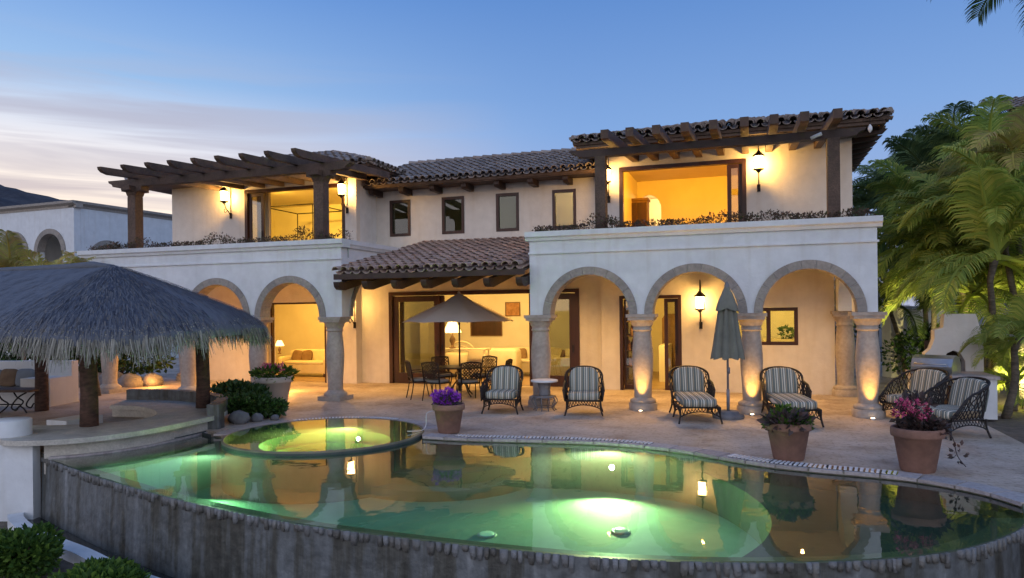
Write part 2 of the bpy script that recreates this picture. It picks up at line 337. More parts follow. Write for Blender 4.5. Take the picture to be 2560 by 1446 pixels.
def dup(root, loc, rz, label, group=None, scale=None):
    r = root.copy(); col.objects.link(r); r.location = loc; r.rotation_euler = (0, 0, rz); r['label'] = label
    if group: r['group'] = group
    if scale: r.scale = (scale,)*3
    for ch in list(root.children):
        c = ch.copy(); col.objects.link(c); c.parent = r
        for g in list(ch.children):
            d = g.copy(); col.objects.link(d); d.parent = c
    return r
def light(name, kind, loc, energy, color, size=.1, parent=None, spot=None, target=None, blend=.6):
    d = bpy.data.lights.new(name, kind); d.energy = energy; d.color = color
    if kind == 'AREA': d.size = size
    else: d.shadow_soft_size = size
    if spot: d.spot_size = R(spot); d.spot_blend = blend
    o = bpy.data.objects.new(name, d); col.objects.link(o); o.location = loc
    if parent: o.parent = parent
    if target is not None: o.rotation_euler = (Vector(target)-Vector(loc)).to_track_quat('-Z', 'Y').to_euler()
    return o
WARM = (1, .53, .12)
def smooth_line(pts, n=6, closed=False):
    """Catmull-Rom through points"""
    P = [Vector((*p, 0)[:3]) if len(p) == 2 else Vector(p) for p in pts]; k = len(P); o = []
    rng = k if closed else k-1
    for i in range(rng):
        a, b, c, d = (P[(i-1) % k], P[i], P[(i+1) % k], P[(i+2) % k]) if closed else (P[max(i-1, 0)], P[i], P[i+1], P[min(i+2, k-1)])
        for j in range(n):
            t = j/n; o.append(.5*((2*b)+(c-a)*t+(2*a-5*b+4*c-d)*t*t+(3*b-a-3*c+d)*t**3))
    if not closed: o.append(P[-1])
    return o

# ================================================================== THE VILLA
villa = thing('villa', 'white two storey stucco villa with stone arches, clay tile roofs and lit rooms', 'house', (OX, OY, 0), -TH)
def wall_open(mb, a0, a1, z0, z1, b0, b1, opens=(), along='u'):
    """wall from a0 to a1, height z0..z1, thickness b0..b1, with rectangular openings (a, b, za, zb)"""
    def B(p, q, r, s):
        if q-p < 1e-4 or s-r < 1e-4: return
        if along == 'u': mb.box(p, q, b0, b1, r, s)
        else: mb.box(b0, b1, p, q, r, s)
    x = a0
    for a, b, za, zb in sorted(opens):
        B(x, a, z0, z1); B(a, b, z0, za); B(a, b, zb, z1); x = b
    B(x, a1, z0, z1)
def arch_strip(mb, a0, a1, zs, z1, b0, b1, arches, along='u'):
    """wall above a spring line with round-headed openings (centre, radius, rise)"""
    xs = {a0, a1}
    for c, r, h in arches:
        for k in range(33): xs.add(round(c-r*math.cos(math.pi*k/32), 5))
    xs = sorted(x for x in xs if a0-1e-6 <= x <= a1+1e-6)
    def zb(x):
        for c, r, h in arches:
            d = (x-c)/r
            if abs(d) <= 1: return zs + h*math.sqrt(max(0, 1-d*d))
        return zs
    P = (lambda a, b, z: (a, b, z)) if along == 'u' else (lambda a, b, z: (b, a, z))
    for x, y in zip(xs, xs[1:]):
        za, zc = zb(x), zb(y)
        v = [P(x, b0, za), P(y, b0, zc), P(y, b0, z1), P(x, b0, z1), P(x, b1, za), P(y, b1, zc), P(y, b1, z1), P(x, b1, z1)]
        f = [(0, 1, 2, 3), (7, 6, 5, 4), (0, 4, 5, 1), (3, 2, 6, 7)]
        if x == xs[0]: f.append((0, 3, 7, 4))
        if y == xs[-1]: f.append((1, 5, 6, 2))
        mb.add(v, f)
def arch_ring(mb, c, zs, r0, r1, b0, b1, n=11, along='u', a0=0, a1=math.pi):
    P = (lambda a, b, z: (a, b, z)) if along == 'u' else (lambda a, b, z: (b, a, z))
    for k in range(n):
        t0 = a0+(a1-a0)*(k+.012)/n; t1 = a0+(a1-a0)*(k+.988)/n
        st = 4; vs = []
        for j in range(st+1):
            t = t0+(t1-t0)*j/st
            for r in (r0, r1):
                for b in (b0, b1): vs.append(P(c-r*math.cos(t), b, zs+r*math.sin(t)))
        fs = []
        for j in range(st):
            o = j*4; fs += [(o, o+4, o+6, o+2), (o+1, o+3, o+7, o+5), (o, o+1, o+5, o+4), (o+2, o+6, o+7, o+3)]
        fs += [(0, 2, 3, 1), (st*4, st*4+1, st*4+3, st*4+2)]
        mb.add(vs, fs)
def part(mb, name, mat, parent=villa): return mb.build(name, mat, parent)

# ---- arcades
Rr = [(-1.1, .87, .87), (1.1, .87, .87), (3.27, .87, .87)]
b = MB(); arch_strip(b, -2.42, 4.48, 2.02, 3.42, -.30, .05, Rr); b.box(-2.42, 4.48, -.30, -.02, 3.42, 3.64); part(b, 'arcade_wall', 'stucco')
Lc = [-8.62, -10.82, -13.02]
b = MB(); arch_strip(b, -15.3, -7.15, 2.02, 3.46, -.30, .05, [(c, .87, .87) for c in Lc]); b.box(-15.3, -7.15, -.30, -.02, 3.46, 3.70); part(b, 'arcade_wall', 'stucco')
for c in [q[0] for q in Rr] + Lc:
    b = MB(); arch_ring(b, c, 2.021, .855, 1.025, -.335, .06); part(b, 'arch_trim', 'cantera')
# cornices of the parapets
def cornice(u0, u1, zt, name='parapet_cornice'):
    b = MB()
    prof = [(-.02, zt-.20), (-.34, zt-.20), (-.36, zt-.14), (-.40, zt-.11), (-.40, zt), (-.02, zt)]
    b.prism([(y, z) for y, z in prof], 'x', u0, u1); part(b, name, 'stucco')
    b = MB(); b.box(u0+.06, u1-.06, -.335, -.301, zt-.49, zt-.45); part(b, 'string_course', 'stucco')
cornice(-2.50, 4.57, 3.84); cornice(-15.4, -7.07, 3.90)
b = MB(); b.prism([(-7.151, 3.70), (-7.11, 3.70), (-7.09, 3.76), (-7.071, 3.79), (-7.071, 3.899), (-7.151, 3.899)], 'y', -.019, 4.55); part(b, 'parapet_cornice', 'stucco')
# left wing's side: spandrel springing from the corner column
b = MB()
vs = [.051 + (1.55-.051)*k/14 for k in range(15)]
for p, q in zip(vs, vs[1:]):
    zz = lambda v: 2.02 + 1.25*math.sqrt(max(0, 1-((1.55-v)/1.5)**2))
    P = [(-7.5, p, zz(p)), (-7.15, p, zz(p)), (-7.15, q, zz(q)), (-7.5, q, zz(q)), (-7.5, p, 3.70), (-7.15, p, 3.70), (-7.15, q, 3.70), (-7.5, q, 3.70)]
    b.add(P, [(0, 3, 2, 1), (1, 2, 6, 5), (0, 4, 7, 3), (4, 5, 6, 7)] + ([(0, 1, 5, 4)] if p == vs[0] else []))
b.box(-7.5, -7.15, 1.55, 4.6, 3.27, 3.70); b.box(-7.44, -7.151, -.0195, 4.55, 3.70, 3.88); part(b, 'side_wall', 'stucco')
b = MB()
for k in range(9):
    def pp(t, e): a = t*math.pi/2; return (1.55-(1.5-e)*math.cos(a), 2.02+(1.25-e)*math.sin(a))
    t0, t1 = (k+.02)/9, (k+.98)/9
    q = [pp(t0, -.02), pp(t1, -.02), pp(t1, .12), pp(t0, .12)]
    b.prism(q, 'x', -7.52, -7.12)
part(b, 'arch_trim', 'cantera')
# right wing's far side arch, its near side beam
b = MB(); arch_strip(b, .051, 3.62, 2.02, 3.42, 4.13, 4.479, [(1.72, 1.22, 1.02)], 'v'); b.box(4.20, 4.479, -.019, 3.4, 3.42, 3.64); part(b, 'side_wall', 'stucco')
b = MB(); b.box(-2.42, -2.08, .051, 3.7, 3.02, 3.42); b.box(-2.42, -2.14, -.019, 3.9, 3.42, 3.62); part(b, 'side_wall', 'stucco')

# ---- columns: base, swelling shaft, capital
def column(u, v, square=False, back=False):
    c = bpy.data.objects.new('column', None)
    b = MB()
    prof = [(.185, .20), (.182, .30), (.19, .55), (.212, .85), (.222, 1.05), (.218, 1.2), (.200, 1.42), (.184, 1.58), (.180, 1.68)]
    b.lathe(prof, (u, v, 0), 28, cap=False)
    o = part(b, 'column', 'column_stone')
    b = MB()
    if square: b.box(u-.31, u+.31, v-.31, v+.31, .001, .10); b.lathe([(.28, .10), (.285, .15), (.25, .19), (.215, .21), (.18, .25)], (u, v, 0), 28)
    else: b.lathe([(.30, .001), (.30, .14), (.285, .145), (.262, .15), (.27, .165), (.275, .19), (.262, .22), (.22, .235), (.19, .26)], (u, v, 0), 28)
    b.build('column_base', 'column_stone', o)
    b = MB()
    b.lathe([(.178, 1.66), (.20, 1.67), (.205, 1.70), (.19, 1.72), (.195, 1.76), (.225, 1.80), (.23, 1.84), (.25, 1.86), (.27, 1.90)], (u, v, 0), 28)
    b.box(u-.27, u+.27, v-.25, v+.25, 1.89, 1.95); b.box(u-.305, u+.305, v-.265, v+.27, 1.95, 2.019)
    b.build('capital', 'column_stone', o)
    return o
for u in (-2.24, 0, 2.19, 4.32): column(u, -.11)
for u in (-7.47, -9.72, -11.92, -14.6): column(u, -.11, True)
column(4.31, 3.30); column(-15.05, 3.2)

# ---- loggia slabs, ceilings, terrace floors
b = MB(); b.box(-2.07, 4.12, .051, 3.399, 3.22, 3.40); part(b, 'loggia_ceiling', 'stucco_warm')
b = MB(); b.box(-15.2, -7.51, .051, 3.399, 3.22, 3.40); part(b, 'loggia_ceiling', 'stucco_warm')
b = MB(); b.box(-15.2, -7.45, -.018, 3.399, 3.465, 3.52); part(b, 'terrace_floor', 'terrace_stone')
b = MB(); b.box(-2.13, 4.19, -.018, 3.399, 3.425, 3.50); part(b, 'terrace_floor', 'terrace_stone')

# ---- back walls, ground floor
b = MB(); wall_open(b, -1.57, 4.10, .001, 3.218, 3.40, 3.62, [(-1.09, .50, .001, 2.47), (1.75, 3.28, 1.19, 2.12)]); part(b, 'wall', 'stucco_warm')
b = MB(); wall_open(b, -15.3, -8.95, .001, 3.218, 3.40, 3.62, [(-11.95, -9.98, .001, 2.44)]); part(b, 'wall', 'stucco_warm')
MV = 3.72
b = MB(); wall_open(b, -9.10, -1.35, .001, 3.6, MV, MV+.22, [(-8.02, -2.24, .001, 2.70)]); part(b, 'wall', 'stucco_warm')
for q in ((-1.57, -1.35, 3.621, 3.719, .001, 3.6), (-9.1, -8.95, 3.621, 3.719, .001, 3.218)):
    b = MB(); b.box(*q); part(b, 'wall', 'stucco_warm')
b = MB(); b.box(3.9, 4.10, 3.621, 9.0, .001, 3.2); part(b, 'wall', 'stucco_warm')
# ---- upper walls
b = MB(); wall_open(b, -1.50, 4.52, 3.40, 6.25, 3.401, 3.62, [(-1.06, 2.12, 3.52, 5.84)]); part(b, 'wall', 'stucco_warm')
b = MB(); wall_open(b, -15.72, -8.90, 3.52, 6.25, 3.401, 3.62, [(-12.87, -9.28, 3.53, 5.99)]); part(b, 'wall', 'stucco_warm')
for q in ((-9.12, -8.90, 3.621, 9.0, 3.7, 6.25), (-1.50, -1.28, 3.621, 9.0, 3.4, 6.25), (4.30, 4.52, 3.621, 9.0, 3.4, 6.25), (-15.72, -15.5, 3.621, 9.0, 3.5, 6.25)):
    b = MB(); b.box(*q); part(b, 'wall', 'stucco')
WIN = [(-8.42, -7.71), (-6.66, -5.93), (-4.92, -4.21), (-3.20, -2.50)]
b = MB(); wall_open(b, -8.899, -1.501, 3.70, 6.25, 4.60, 4.82, [(a, c, 4.45, 5.57) for a, c in WIN]); part(b, 'wall', 'stucco_warm')

# ---- lit rooms behind the openings
def room(u0, u1, v0, v1, z0, z1, mat='room_plaster', floor='room_floor', opens_back=()):
    b = MB(); t = .08
    if opens_back:
        wall_open(b, u0, u1, z0, z1, v1, v1+t, opens_back)
    else: b.box(u0, u1, v1, v1+t, z0, z1)
    b.box(u0-t, u0, v0, v1+t, z0, z1); b.box(u1, u1+t, v0, v1+t, z0, z1); b.box(u0-t, u1+t, v0, v1+t, z1, z1+t)
    o = part(b, 'room', mat)
    f = MB(); f.box(u0-t, u1+t, v0, v1+t, z0-.02, z0+.004); f.build('room_floor', floor, o)
    return o
room(-8.7, -1.62, MV+.221, 8.6, .006, 2.95)
room(-14.9, -9.15, 3.621, 7.2, .006, 2.95)
room(-1.5, 1.15, 3.621, 9.0, .006, 2.95)
room(1.35, 3.8, 3.621, 6.4, .006, 2.95)
room(-15.2, -9.25, 3.621, 8.0, 3.53, 6.15)
room(-8.8, -1.6, 4.821, 6.8, 3.9, 6.15)
# upper right room: arched passage in its back wall
b = MB(); AC, AR = -.95, .50
b.box(-1.2, AC-AR, 7.5, 7.6, 3.53, 6.15); b.box(AC+AR, 4.2, 7.5, 7.6, 3.53, 6.15) if False else None
wall_open(b, -1.19, 4.2, 3.53, 5.25, 7.5, 7.6, [(AC-.24, AC+AR, 3.53, 5.25)])
arch_strip(b, -1.19, 4.2, 5.25, 6.15, 7.5, 7.6, [(AC+.13, .37, .46)])
b.box(-1.27, -1.19, 3.621, 7.6, 3.53, 6.15); b.box(4.2, 4.28, 3.621, 7.6, 3.53, 6.15); b.box(-1.27, 4.28, 3.621, 7.6, 6.15, 6.23)
ur = part(b, 'room', 'room_plaster')
b = MB(); b.box(-1.27, 4.28, 3.621, 10.5, 3.50, 3.534); b.build('room_floor', 'room_floor', ur)
b = MB(); b.box(-2.4, 1.2, 10.4, 10.5, 3.53, 6.0); b.box(-2.5, -2.4, 7.61, 10.5, 3.53, 6.0); b.box(1.2, 1.3, 7.61, 10.5, 3.53, 6.0); b.box(-2.5, 1.3, 7.61, 10.5, 6.0, 6.1); part(b, 'room', 'room_plaster')

# ---- doors and windows
def frame_rect(mb, u0, u1, z0, z1, v0, v1, t, bottom=True):
    mb.box(u0, u0+t, v0, v1, z0, z1); mb.box(u1-t, u1, v0, v1, z0, z1); mb.box(u0+t, u1-t, v0, v1, z1-t, z1)
    if bottom: mb.box(u0+t, u1-t, v0, v1, z0, z0+t)
def window(u0, u1, z0, z1, v, gl='window_glass', mull=()):
    b = MB(); frame_rect(b, u0+.002, u1-.002, z0+.002, z1-.002, v-.02, v+.08, .085)
    for m_ in mull: b.box(m_-.05, m_+.05, v-.01, v+.07, z0+.086, z1-.086)
    o = part(b, 'window', 'door_wood')
    g = MB(); g.box(u0+.08, u1-.08, v+.03, v+.036, z0+.08, z1-.08); g.build('pane', gl, o)
    return o
for i, (a, c) in enumerate(WIN): window(a, c, 4.45, 5.57, 4.60, 'dark_glass')
window(1.75, 3.28, 1.19, 2.12, 3.42, mull=(2.60,))
def door_leaf(u0, u1, z0, z1, v, gl='window_glass', t=.13, foot=.30):
    b = MB(); b.box(u0, u0+t, v, v+.05, z0, z1); b.box(u1-t, u1, v, v+.05, z0, z1); b.box(u0+t, u1-t, v, v+.05, z1-t, z1); b.box(u0+t, u1-t, v, v+.05, z0, z0+foot)
    o = part(b, 'sliding_door', 'door_wood')
    g = MB(); g.box(u0+t-.01, u1-t+.01, v+.02, v+.028, z0+foot-.01, z1-t+.01); g.build('pane', gl, o)
    h = MB(); h.box(u1-.08, u1-.05, v-.03, v-.001, z0+.95, z0+1.15); h.build('door_handle', 'iron', o)
    return o
def door_frame(u0, u1, z0, z1, v0, v1, t=.09, name='door_frame'):
    b = MB(); b.box(u0+.001, u0+t, v0, v1, z0, z1-.001); b.box(u1-t, u1-.001, v0, v1, z0, z1-.001); b.box(u0+t, u1-t, v0, v1, z1-t, z1-.001)
    return part(b, name, 'door_wood')
door_frame(-8.02, -2.24, .004, 2.70, MV-.03, MV+.16, .11)
door_leaf(-7.90, -6.40, .008, 2.58, MV+.02, t=.17); door_leaf(-7.72, -6.28, .008, 2.58, MV+.09)
door_leaf(-3.68, -2.36, .008, 2.58, MV+.02, 'dark_glass', t=.17)
door_frame(-11.95, -9.98, .004, 2.44, 3.39, 3.50, .05)
door_frame(-1.09, .50, .004, 2.47, 3.385, 3.55, .08)
door_leaf(.05, .41, .008, 2.38, 3.56, t=.09, foot=.12); door_leaf(-1.0, -.72, .008, 2.38, 3.56, t=.05, foot=.12)
door_frame(-1.06, 2.12, 3.53, 5.84, 3.385, 3.55, .10)
door_leaf(1.66, 2.02, 3.535, 5.73, 3.45, t=.10); 
door_frame(-12.87, -9.28, 3.53, 5.99, 3.385, 3.55, .10)
door_leaf(-12.76, -12.2, 3.535, 5.88, 3.45, t=.10)

# ---- clay tile roofs
def tiles(mb, O, E, S, width, length, clip=None, pitch=.235, row=.36, r=.098, seed=3):
    rnd = random.Random(seed)
    O = Vector(O); E = Vector(E).normalized(); S = Vector(S).normalized(); Nn = E.cross(S).normalized()
    if Nn.z < 0: Nn = -Nn
    nc = int(width/pitch); nr = int(math.ceil(length/row)); seg = 6
    def tile(cx, s0, ln, up, tilt, convex, yaw):
        r0, r1 = (r*1.0, r*.82)
        vs = []; th = .016
        for k, (s, rr, lift) in enumerate(((s0, r0, tilt), (s0+ln, r1, 0))):
            for rad in (rr, rr-th):
                for j in range(seg+1):
                    a = math.pi*j/seg
                    dx, dn = rad*math.cos(a), rad*math.sin(a)*(1 if convex else -.75)
                    p = O + E*(cx+dx+yaw*(k-.5)) + S*s + Nn*(up+dn+lift)
                    vs.append(p)
        q = seg+1; fs = []
        for j in range(seg):
            fs.append((j, j+1, 2*q+j+1, 2*q+j)); fs.append((q+j+1, q+j, 3*q+j, 3*q+j+1)); fs.append((j+1, j, q+j, q+j+1))
        fs += [(0, 2*q, 3*q, q), (seg, q+seg, 3*q+seg, 2*q+seg)]
        mb.add(vs, fs, False)
    for i in range(nc+1):
        cx = i*pitch
        off = rnd.uniform(-.04, .04)
        for j in range(nr):
            s0 = j*row + off - .04
            if s0 > length-.1: continue
            for conv in (True, False):
                x = cx if conv else cx+pitch/2
                if x > width+.02: continue
                if clip and not clip(x, s0+row*.5): continue
                tile(x+rnd.uniform(-.012, .012), s0+(0 if conv else -.03), min(row*1.16, length-s0+.05), .075 if conv else .065, .028 if conv else .018, conv, rnd.uniform(-.022, .022))
def roof_plane(O, E, S, width, length, mat, clip=None, seed=3, poly=None, th=.07):
    """deck (poly in plane coords) + tiles as sub-part"""
    Ov, Ev, Sv = Vector(O), Vector(E).normalized(), Vector(S).normalized(); Nn = Ev.cross(Sv)
    if Nn.z < 0: Nn = -Nn
    poly = poly or [(0, 0), (width, 0), (width, length), (0, length)]
    top = [Ov+Ev*a+Sv*c for a, c in poly]; bot = [p-Nn*th for p in top]; n = len(poly)
    b = MB(); b.add(top+bot, [tuple(range(n)), tuple(range(2*n-1, n-1, -1))] + [(i, i+n, (i+1) % n+n, (i+1) % n) for i in range(n)])
    o = part(b, 'roof', 'pergola_wood')
    t = MB(); tiles(t, O, E, S, width, length, clip, seed=seed); t.build('roof_tiles', mat, o)
    return o
# entry roof over the dining doors
sl = math.atan2(4.20-3.10, 5.2)
roof_plane((-7.10, -.60, 3.02), (1, 0, 0), (0, math.cos(sl), math.sin(sl)), 4.64, 5.28, 'clay_tile', seed=5, th=.05)
b = MB(); b.box(-7.145, -2.43, -.66, -.601, 2.90, 3.03); part(b, 'fascia', 'dark_wood')
for k in range(7):
    u = -6.98 + k*.745
    b = MB()
    y0 = -.82
    prof = [(y0, 2.80), (y0+.03, 2.72), (y0+.12, 2.66), (y0+.30, 2.65), (4.2/1.0-.5, 2.65+.86), (3.7, 3.62), (-.6, 2.84), (y0, 2.84)]
    b.prism(prof, 'x', u-.07, u+.07) if u > -7.0 else b.prism(prof, 'x', u-.07, u+.07)
    part(b, 'rafter', 'dark_wood')
# middle upper roof
sl = R(19)
def clipm(x, s): return True
roof_plane((-9.0, 3.80, 5.93), (1, 0, 0), (0, math.cos(sl), math.sin(sl)), 7.5, 3.6, 'grey_tile', seed=7)
b = MB(); b.box(-8.87, -1.53, 3.86, 3.92, 5.84, 5.93); b.box(-8.88, -1.52, 3.92, 4.62, 5.86, 5.90); part(b, 'fascia', 'pergola_wood')
for k in range(8):
    u = -8.72 + k*1.01
    b = MB(); b.prism([(3.95, 5.80), (3.95, 5.74), (4.02, 5.68), (4.61, 5.68), (4.61, 5.85), (3.95, 5.85)], 'x', u-.075, u+.075); part(b, 'rafter_tail', 'dark_wood')
b = MB(); sr = Vector((0, math.cos(sl), math.sin(sl)))
# ridge of the middle roof and its back slope
roof_plane((-1.5, 3.80+7.2*math.cos(sl), 5.93), (-1, 0, 0), (0, -math.cos(sl), math.sin(sl)), 7.5, 3.6, 'grey_tile', seed=8)
# right upper roof: hipped
def hip_roof(u0, u1, v0, v1, z, slope, mat, seed):
    D = (v1-v0)/2; L = D/math.cos(slope); Wd = u1-u0; c, s = math.cos(slope), math.sin(slope)
    polyf = [(0, 0), (Wd, 0), (Wd-D, L), (D, L)]
    clip = lambda x, t: (x > t*c-.05) and (x < Wd-t*c+.05)
    roof_plane((u0, v0, z), (1, 0, 0), (0, c, s), Wd, L, mat, clip, seed, polyf)
    Ws = v1-v0
    clips = lambda x, t: (x > t*c-.05) and (x < Ws-t*c+.05)
    polys = [(0, 0), (Ws, 0), (Ws/2, L)]
    roof_plane((u1, v0, z), (0, 1, 0), (-c, 0, s), Ws, L, mat, clips, seed+1, polys)
    roof_plane((u0, v1, z), (0, -1, 0), (c, 0, s), Ws, L, mat, clips, seed+2, polys)
hip_roof(-2.02, 5.16, 2.30, 9.2, 6.33, R(15), 'grey_tile', 21)
b = MB(); b.box(-1.95, 5.08, 2.36, 2.42, 6.19, 6.34); b.box(-1.95, 5.08, 2.42, 3.40, 6.24, 6.28); b.box(5.02, 5.08, 2.42, 9.1, 6.19, 6.33); b.box(4.53, 5.02, 3.40, 9.1, 6.24, 6.28); b.box(-1.95, -1.51, 3.40, 9.1, 6.24, 6.28); part(b, 'fascia', 'pergola_wood')
for k in range(8):
    v = 3.0+k*.7
    b = MB(); b.prism([(4.53, 6.06), (5.12, 6.10), (5.22, 6.20), (4.53, 6.20)], 'y', v-.07, v+.07); part(b, 'rafter_tail', 'dark_wood')
# left upper roof
hip_roof(-16.6, -7.90, 2.40, 9.0, 6.28, R(19), 'grey_tile', 31)
b = MB(); b.box(-16.5, -7.97, 2.46, 2.52, 6.16, 6.28); b.box(-16.5, -7.97, 2.52, 3.40, 6.21, 6.25); b.box(-8.03, -7.97, 2.52, 8.9, 6.16, 6.28); b.box(-8.89, -8.03, 3.40, 8.9, 6.21, 6.25); part(b, 'fascia', 'pergola_wood')
# ridge caps along the hips
def ridge_caps(p, q, mat, parent=villa, r=.10):
    p, q = Vector(p), Vector(q); L = (q-p).length; n = int(L/.34); b = MB(); d = (q-p).normalized(); s = Vector((0, 0, 1)).cross(d).normalized(); up = d.cross(s)
    for k in range(n):
        vs = []
        for (t, rr, lf) in ((k*.34, r, .06), (k*.34+.4, r*.8, .03)):
            for j in range(7):
                a = math.pi*j/6; vs.append(p+d*t+s*rr*math.cos(a)+up*(rr*math.sin(a)+lf))
        b.add(vs, [(j, j+1, 8+j, 7+j) for j in range(6)] + [tuple(range(7))])
    part(b, 'ridge_tiles', mat, parent)
c, s_ = math.cos(R(15)), math.sin(R(15))
for (u, v, z, du, dv, D, sl2) in ((-2.02, 2.3, 6.37, 1, 1, 3.45, 15), (5.16, 2.3, 6.37, -1, 1, 3.45, 15), (-7.9, 2.4, 6.32, -1, 1, 3.3, 19), (-16.6, 2.4, 6.32, 1, 1, 3.3, 19)):
    ridge_caps((u, v, z), (u+du*D, v+dv*D, z+D*math.tan(R(sl2))), 'grey_tile')
ridge_caps((-9, 3.8+3.6*math.cos(sl), 6.02+3.6*math.sin(sl)), (-1.5, 3.8+3.6*math.cos(sl), 6.02+3.6*math.sin(sl)), 'grey_tile')

# ---- pergolas
def post(u, v, z0, z1, w):
    b = MB(); b.box(u-w/2, u+w/2, v-w/2, v+w/2, z0, z1); return part(b, 'pergola_post', 'pergola_wood')
def corbel(o, u, v, z0, z1, L, w, mat='pergola_wood'):
    b = MB()
    def prof(c): return [(c-w/2+.02, z0), (c+w/2-.02, z0), (c+L*.45, z0+.05), (c+L*.55, z0+.13), (c+L, z0+.16), (c+L, z1), (c-L, z1), (c-L, z0+.16), (c-L*.55, z0+.13), (c-L*.45, z0+.05)]
    b.prism([(x, z) for x, z in prof(u)], 'y', v-w/2-.01, v+w/2+.01); b.prism([(x, z) for x, z in prof(v)], 'x', u-w/2-.012, u+w/2+.012)
    b.build('corbel', mat, o)
for u in (-13.87, -7.96):
    o = post(u, .12, 3.53, 5.36, .27); corbel(o, u, .12, 5.36, 5.64, .34, .26)
def beam(u0, u1, v, z0, z1, w, mat='pergola_wood'):
    b = MB(); h = z1-z0
    b.prism([(u0, z1), (u0+.02, z0+h*.7), (u0+.13, z0+h*.45), (u0+.16, z0+h*.15), (u0+.30, z0), (u1-.30, z0), (u1-.16, z0+h*.15), (u1-.13, z0+h*.45), (u1-.02, z0+h*.7), (u1, z1)], 'y', v-w/2, v+w/2)
    return part(b, 'pergola_beam', mat)
beam(-14.7, -7.05, .12, 5.641, 5.84, .24)
def rafter(u, v0, v1, z0, z1, h, w, carve=True, mat='pergola_wood'):
    b = MB()
    sl = (z1-z0)/(v1-v0); zz = lambda v: z0+(v-v0)*sl
    if carve: prof = [(v0, zz(v0)+h), (v0+.02, zz(v0)+h*.62), (v0+.10, zz(v0)+h*.28), (v0+.28, zz(v0+.28)), (v1, z1), (v1, z1+h)]
    else: prof = [(v0, zz(v0)+h), (v0, zz(v0)+.02), (v0+.10, zz(v0+.1)), (v1, z1), (v1, z1+h)]
    b.prism(prof, 'x', u-w/2, u+w/2); part(b, 'rafter', mat)
for u in (-13.69, -12.93, -12.16, -11.45, -10.73, -10.02, -9.31, -8.59, -7.84): rafter(u, -1.2, 3.39, 5.77, 6.02, .18, .13)
for u in (-.89, 3.77): post(u, .12, 3.51, 5.46, .23)
M['dark_wood']
beam(-1.56, 4.36, .12, 5.461, 5.62, .22, 'dark_wood')
for u in (-.61, -.10, .43, .99, 1.53, 2.11, 2.65, 3.19, 3.76): rafter(u, -.9, 3.39, 5.60, 5.95, .20, .16, False, 'rafter_wood')

# ================================================================== GROUND, TERRACE, POOL
def V2(p): return Vector((p[0], p[1], 0))
NEAR = [(-7.31, 11.18), (-5.79, 9.90), (-4.64, 9.01), (-3.60, 8.29), (-2.46, 7.61), (-1.72, 7.26), (-.98, 6.96), (-.34, 6.72), (.27, 6.52), (.86, 6.36), (1.5, 6.26), (2.1, 6.21), (2.7, 6.21), (3.3, 6.27), (3.9, 6.43), (4.45, 6.70), (4.95, 7.05), (5.27, 7.42)]
FAR = [(5.46, 7.73), (5.39, 8.18), (5.18, 8.59), (4.88, 8.93), (4.45, 9.20), (3.95, 9.46), (3.45, 9.80), (3.02, 10.24), (2.55, 10.78), (1.9, 11.28), (1.1, 11.62), (.3, 11.80), (-.8, 12.02), (-1.55, 12.28)]
SC, SR = (-3.3, 12.68), 1.70       # spa centre and radius
spa_front = [(SC[0]+SR*math.cos(R(a)), SC[1]+SR*math.sin(R(a))) for a in range(-12, -189, -12)]
LEFTE = [(-5.35, 12.75), (-5.62, 13.0), (-5.62, 13.2), (-5.82, 12.57), (-6.33, 11.62), (-7.0, 11.2)]
near_s = [(p.x, p.y) for p in smooth_line(NEAR, 4)]
far_s = [(p.x, p.y) for p in smooth_line(FAR, 4)]
pool_out = near_s + far_s + spa_front + LEFTE
def poly_sheet(name, poly, z, mat, kind=None, parent=None):
    b = MB(); b.add([(x, y, z) for x, y in poly], [tuple(range(len(poly)))])
    o = b.build(name, mat, parent)
    if kind: tag(o, kind=kind)
    return o
g = poly_sheet('ground', [(-900, -900), (900, -900), (900, 1500), (-900, 1500)], -1.0, 'gravel', 'structure')
# terrace: everything behind this front line
spa_back = [(SC[0]+(SR+.02)*math.cos(R(a)), SC[1]+(SR+.02)*math.sin(R(a))) for a in range(186, -13, -8)]
front = [(-40, 24), (-12.4, 14.6), (-8.4, 11.45), (-7.35, 11.30), (-7.0, 11.25), (-6.33, 11.68), (-5.85, 12.6), (-5.66, 13.2), (-5.45, 13.1)] + spa_back + far_s[::-1] + [(5.6, 7.3), (5.35, 6.9)]
dr = [(W(6.13, -9.3)), W(6.13, .9), W(6.9, .9), W(6.9, 16), W(-30, 30)]
terr = front + [(p.x, p.y) for p in dr]
b = MB(); n = len(terr)
b.add([(x, y, 0) for x, y in terr] + [(x, y, -1.34) for x, y in terr], [tuple(range(n))] + [(i, i+n, (i+1) % n+n, (i+1) % n) for i in range(n)])
tag(b.build('terrace', 'terrace_stone'), kind='structure')
# garden bed to the right of the terrace, lawn behind
b = MB(); q = [W(6.135, -10), W(30, -10), W(60, 60), W(-60, 90), W(-60, 30.2), W(-30, 30.1), W(6.91, 16.1), W(6.91, .89), W(6.135, .89)]
b.add([(p.x, p.y, -.05) for p in q], [tuple(range(len(q)))]); tag(b.build('garden_soil', 'gravel'), kind='structure')
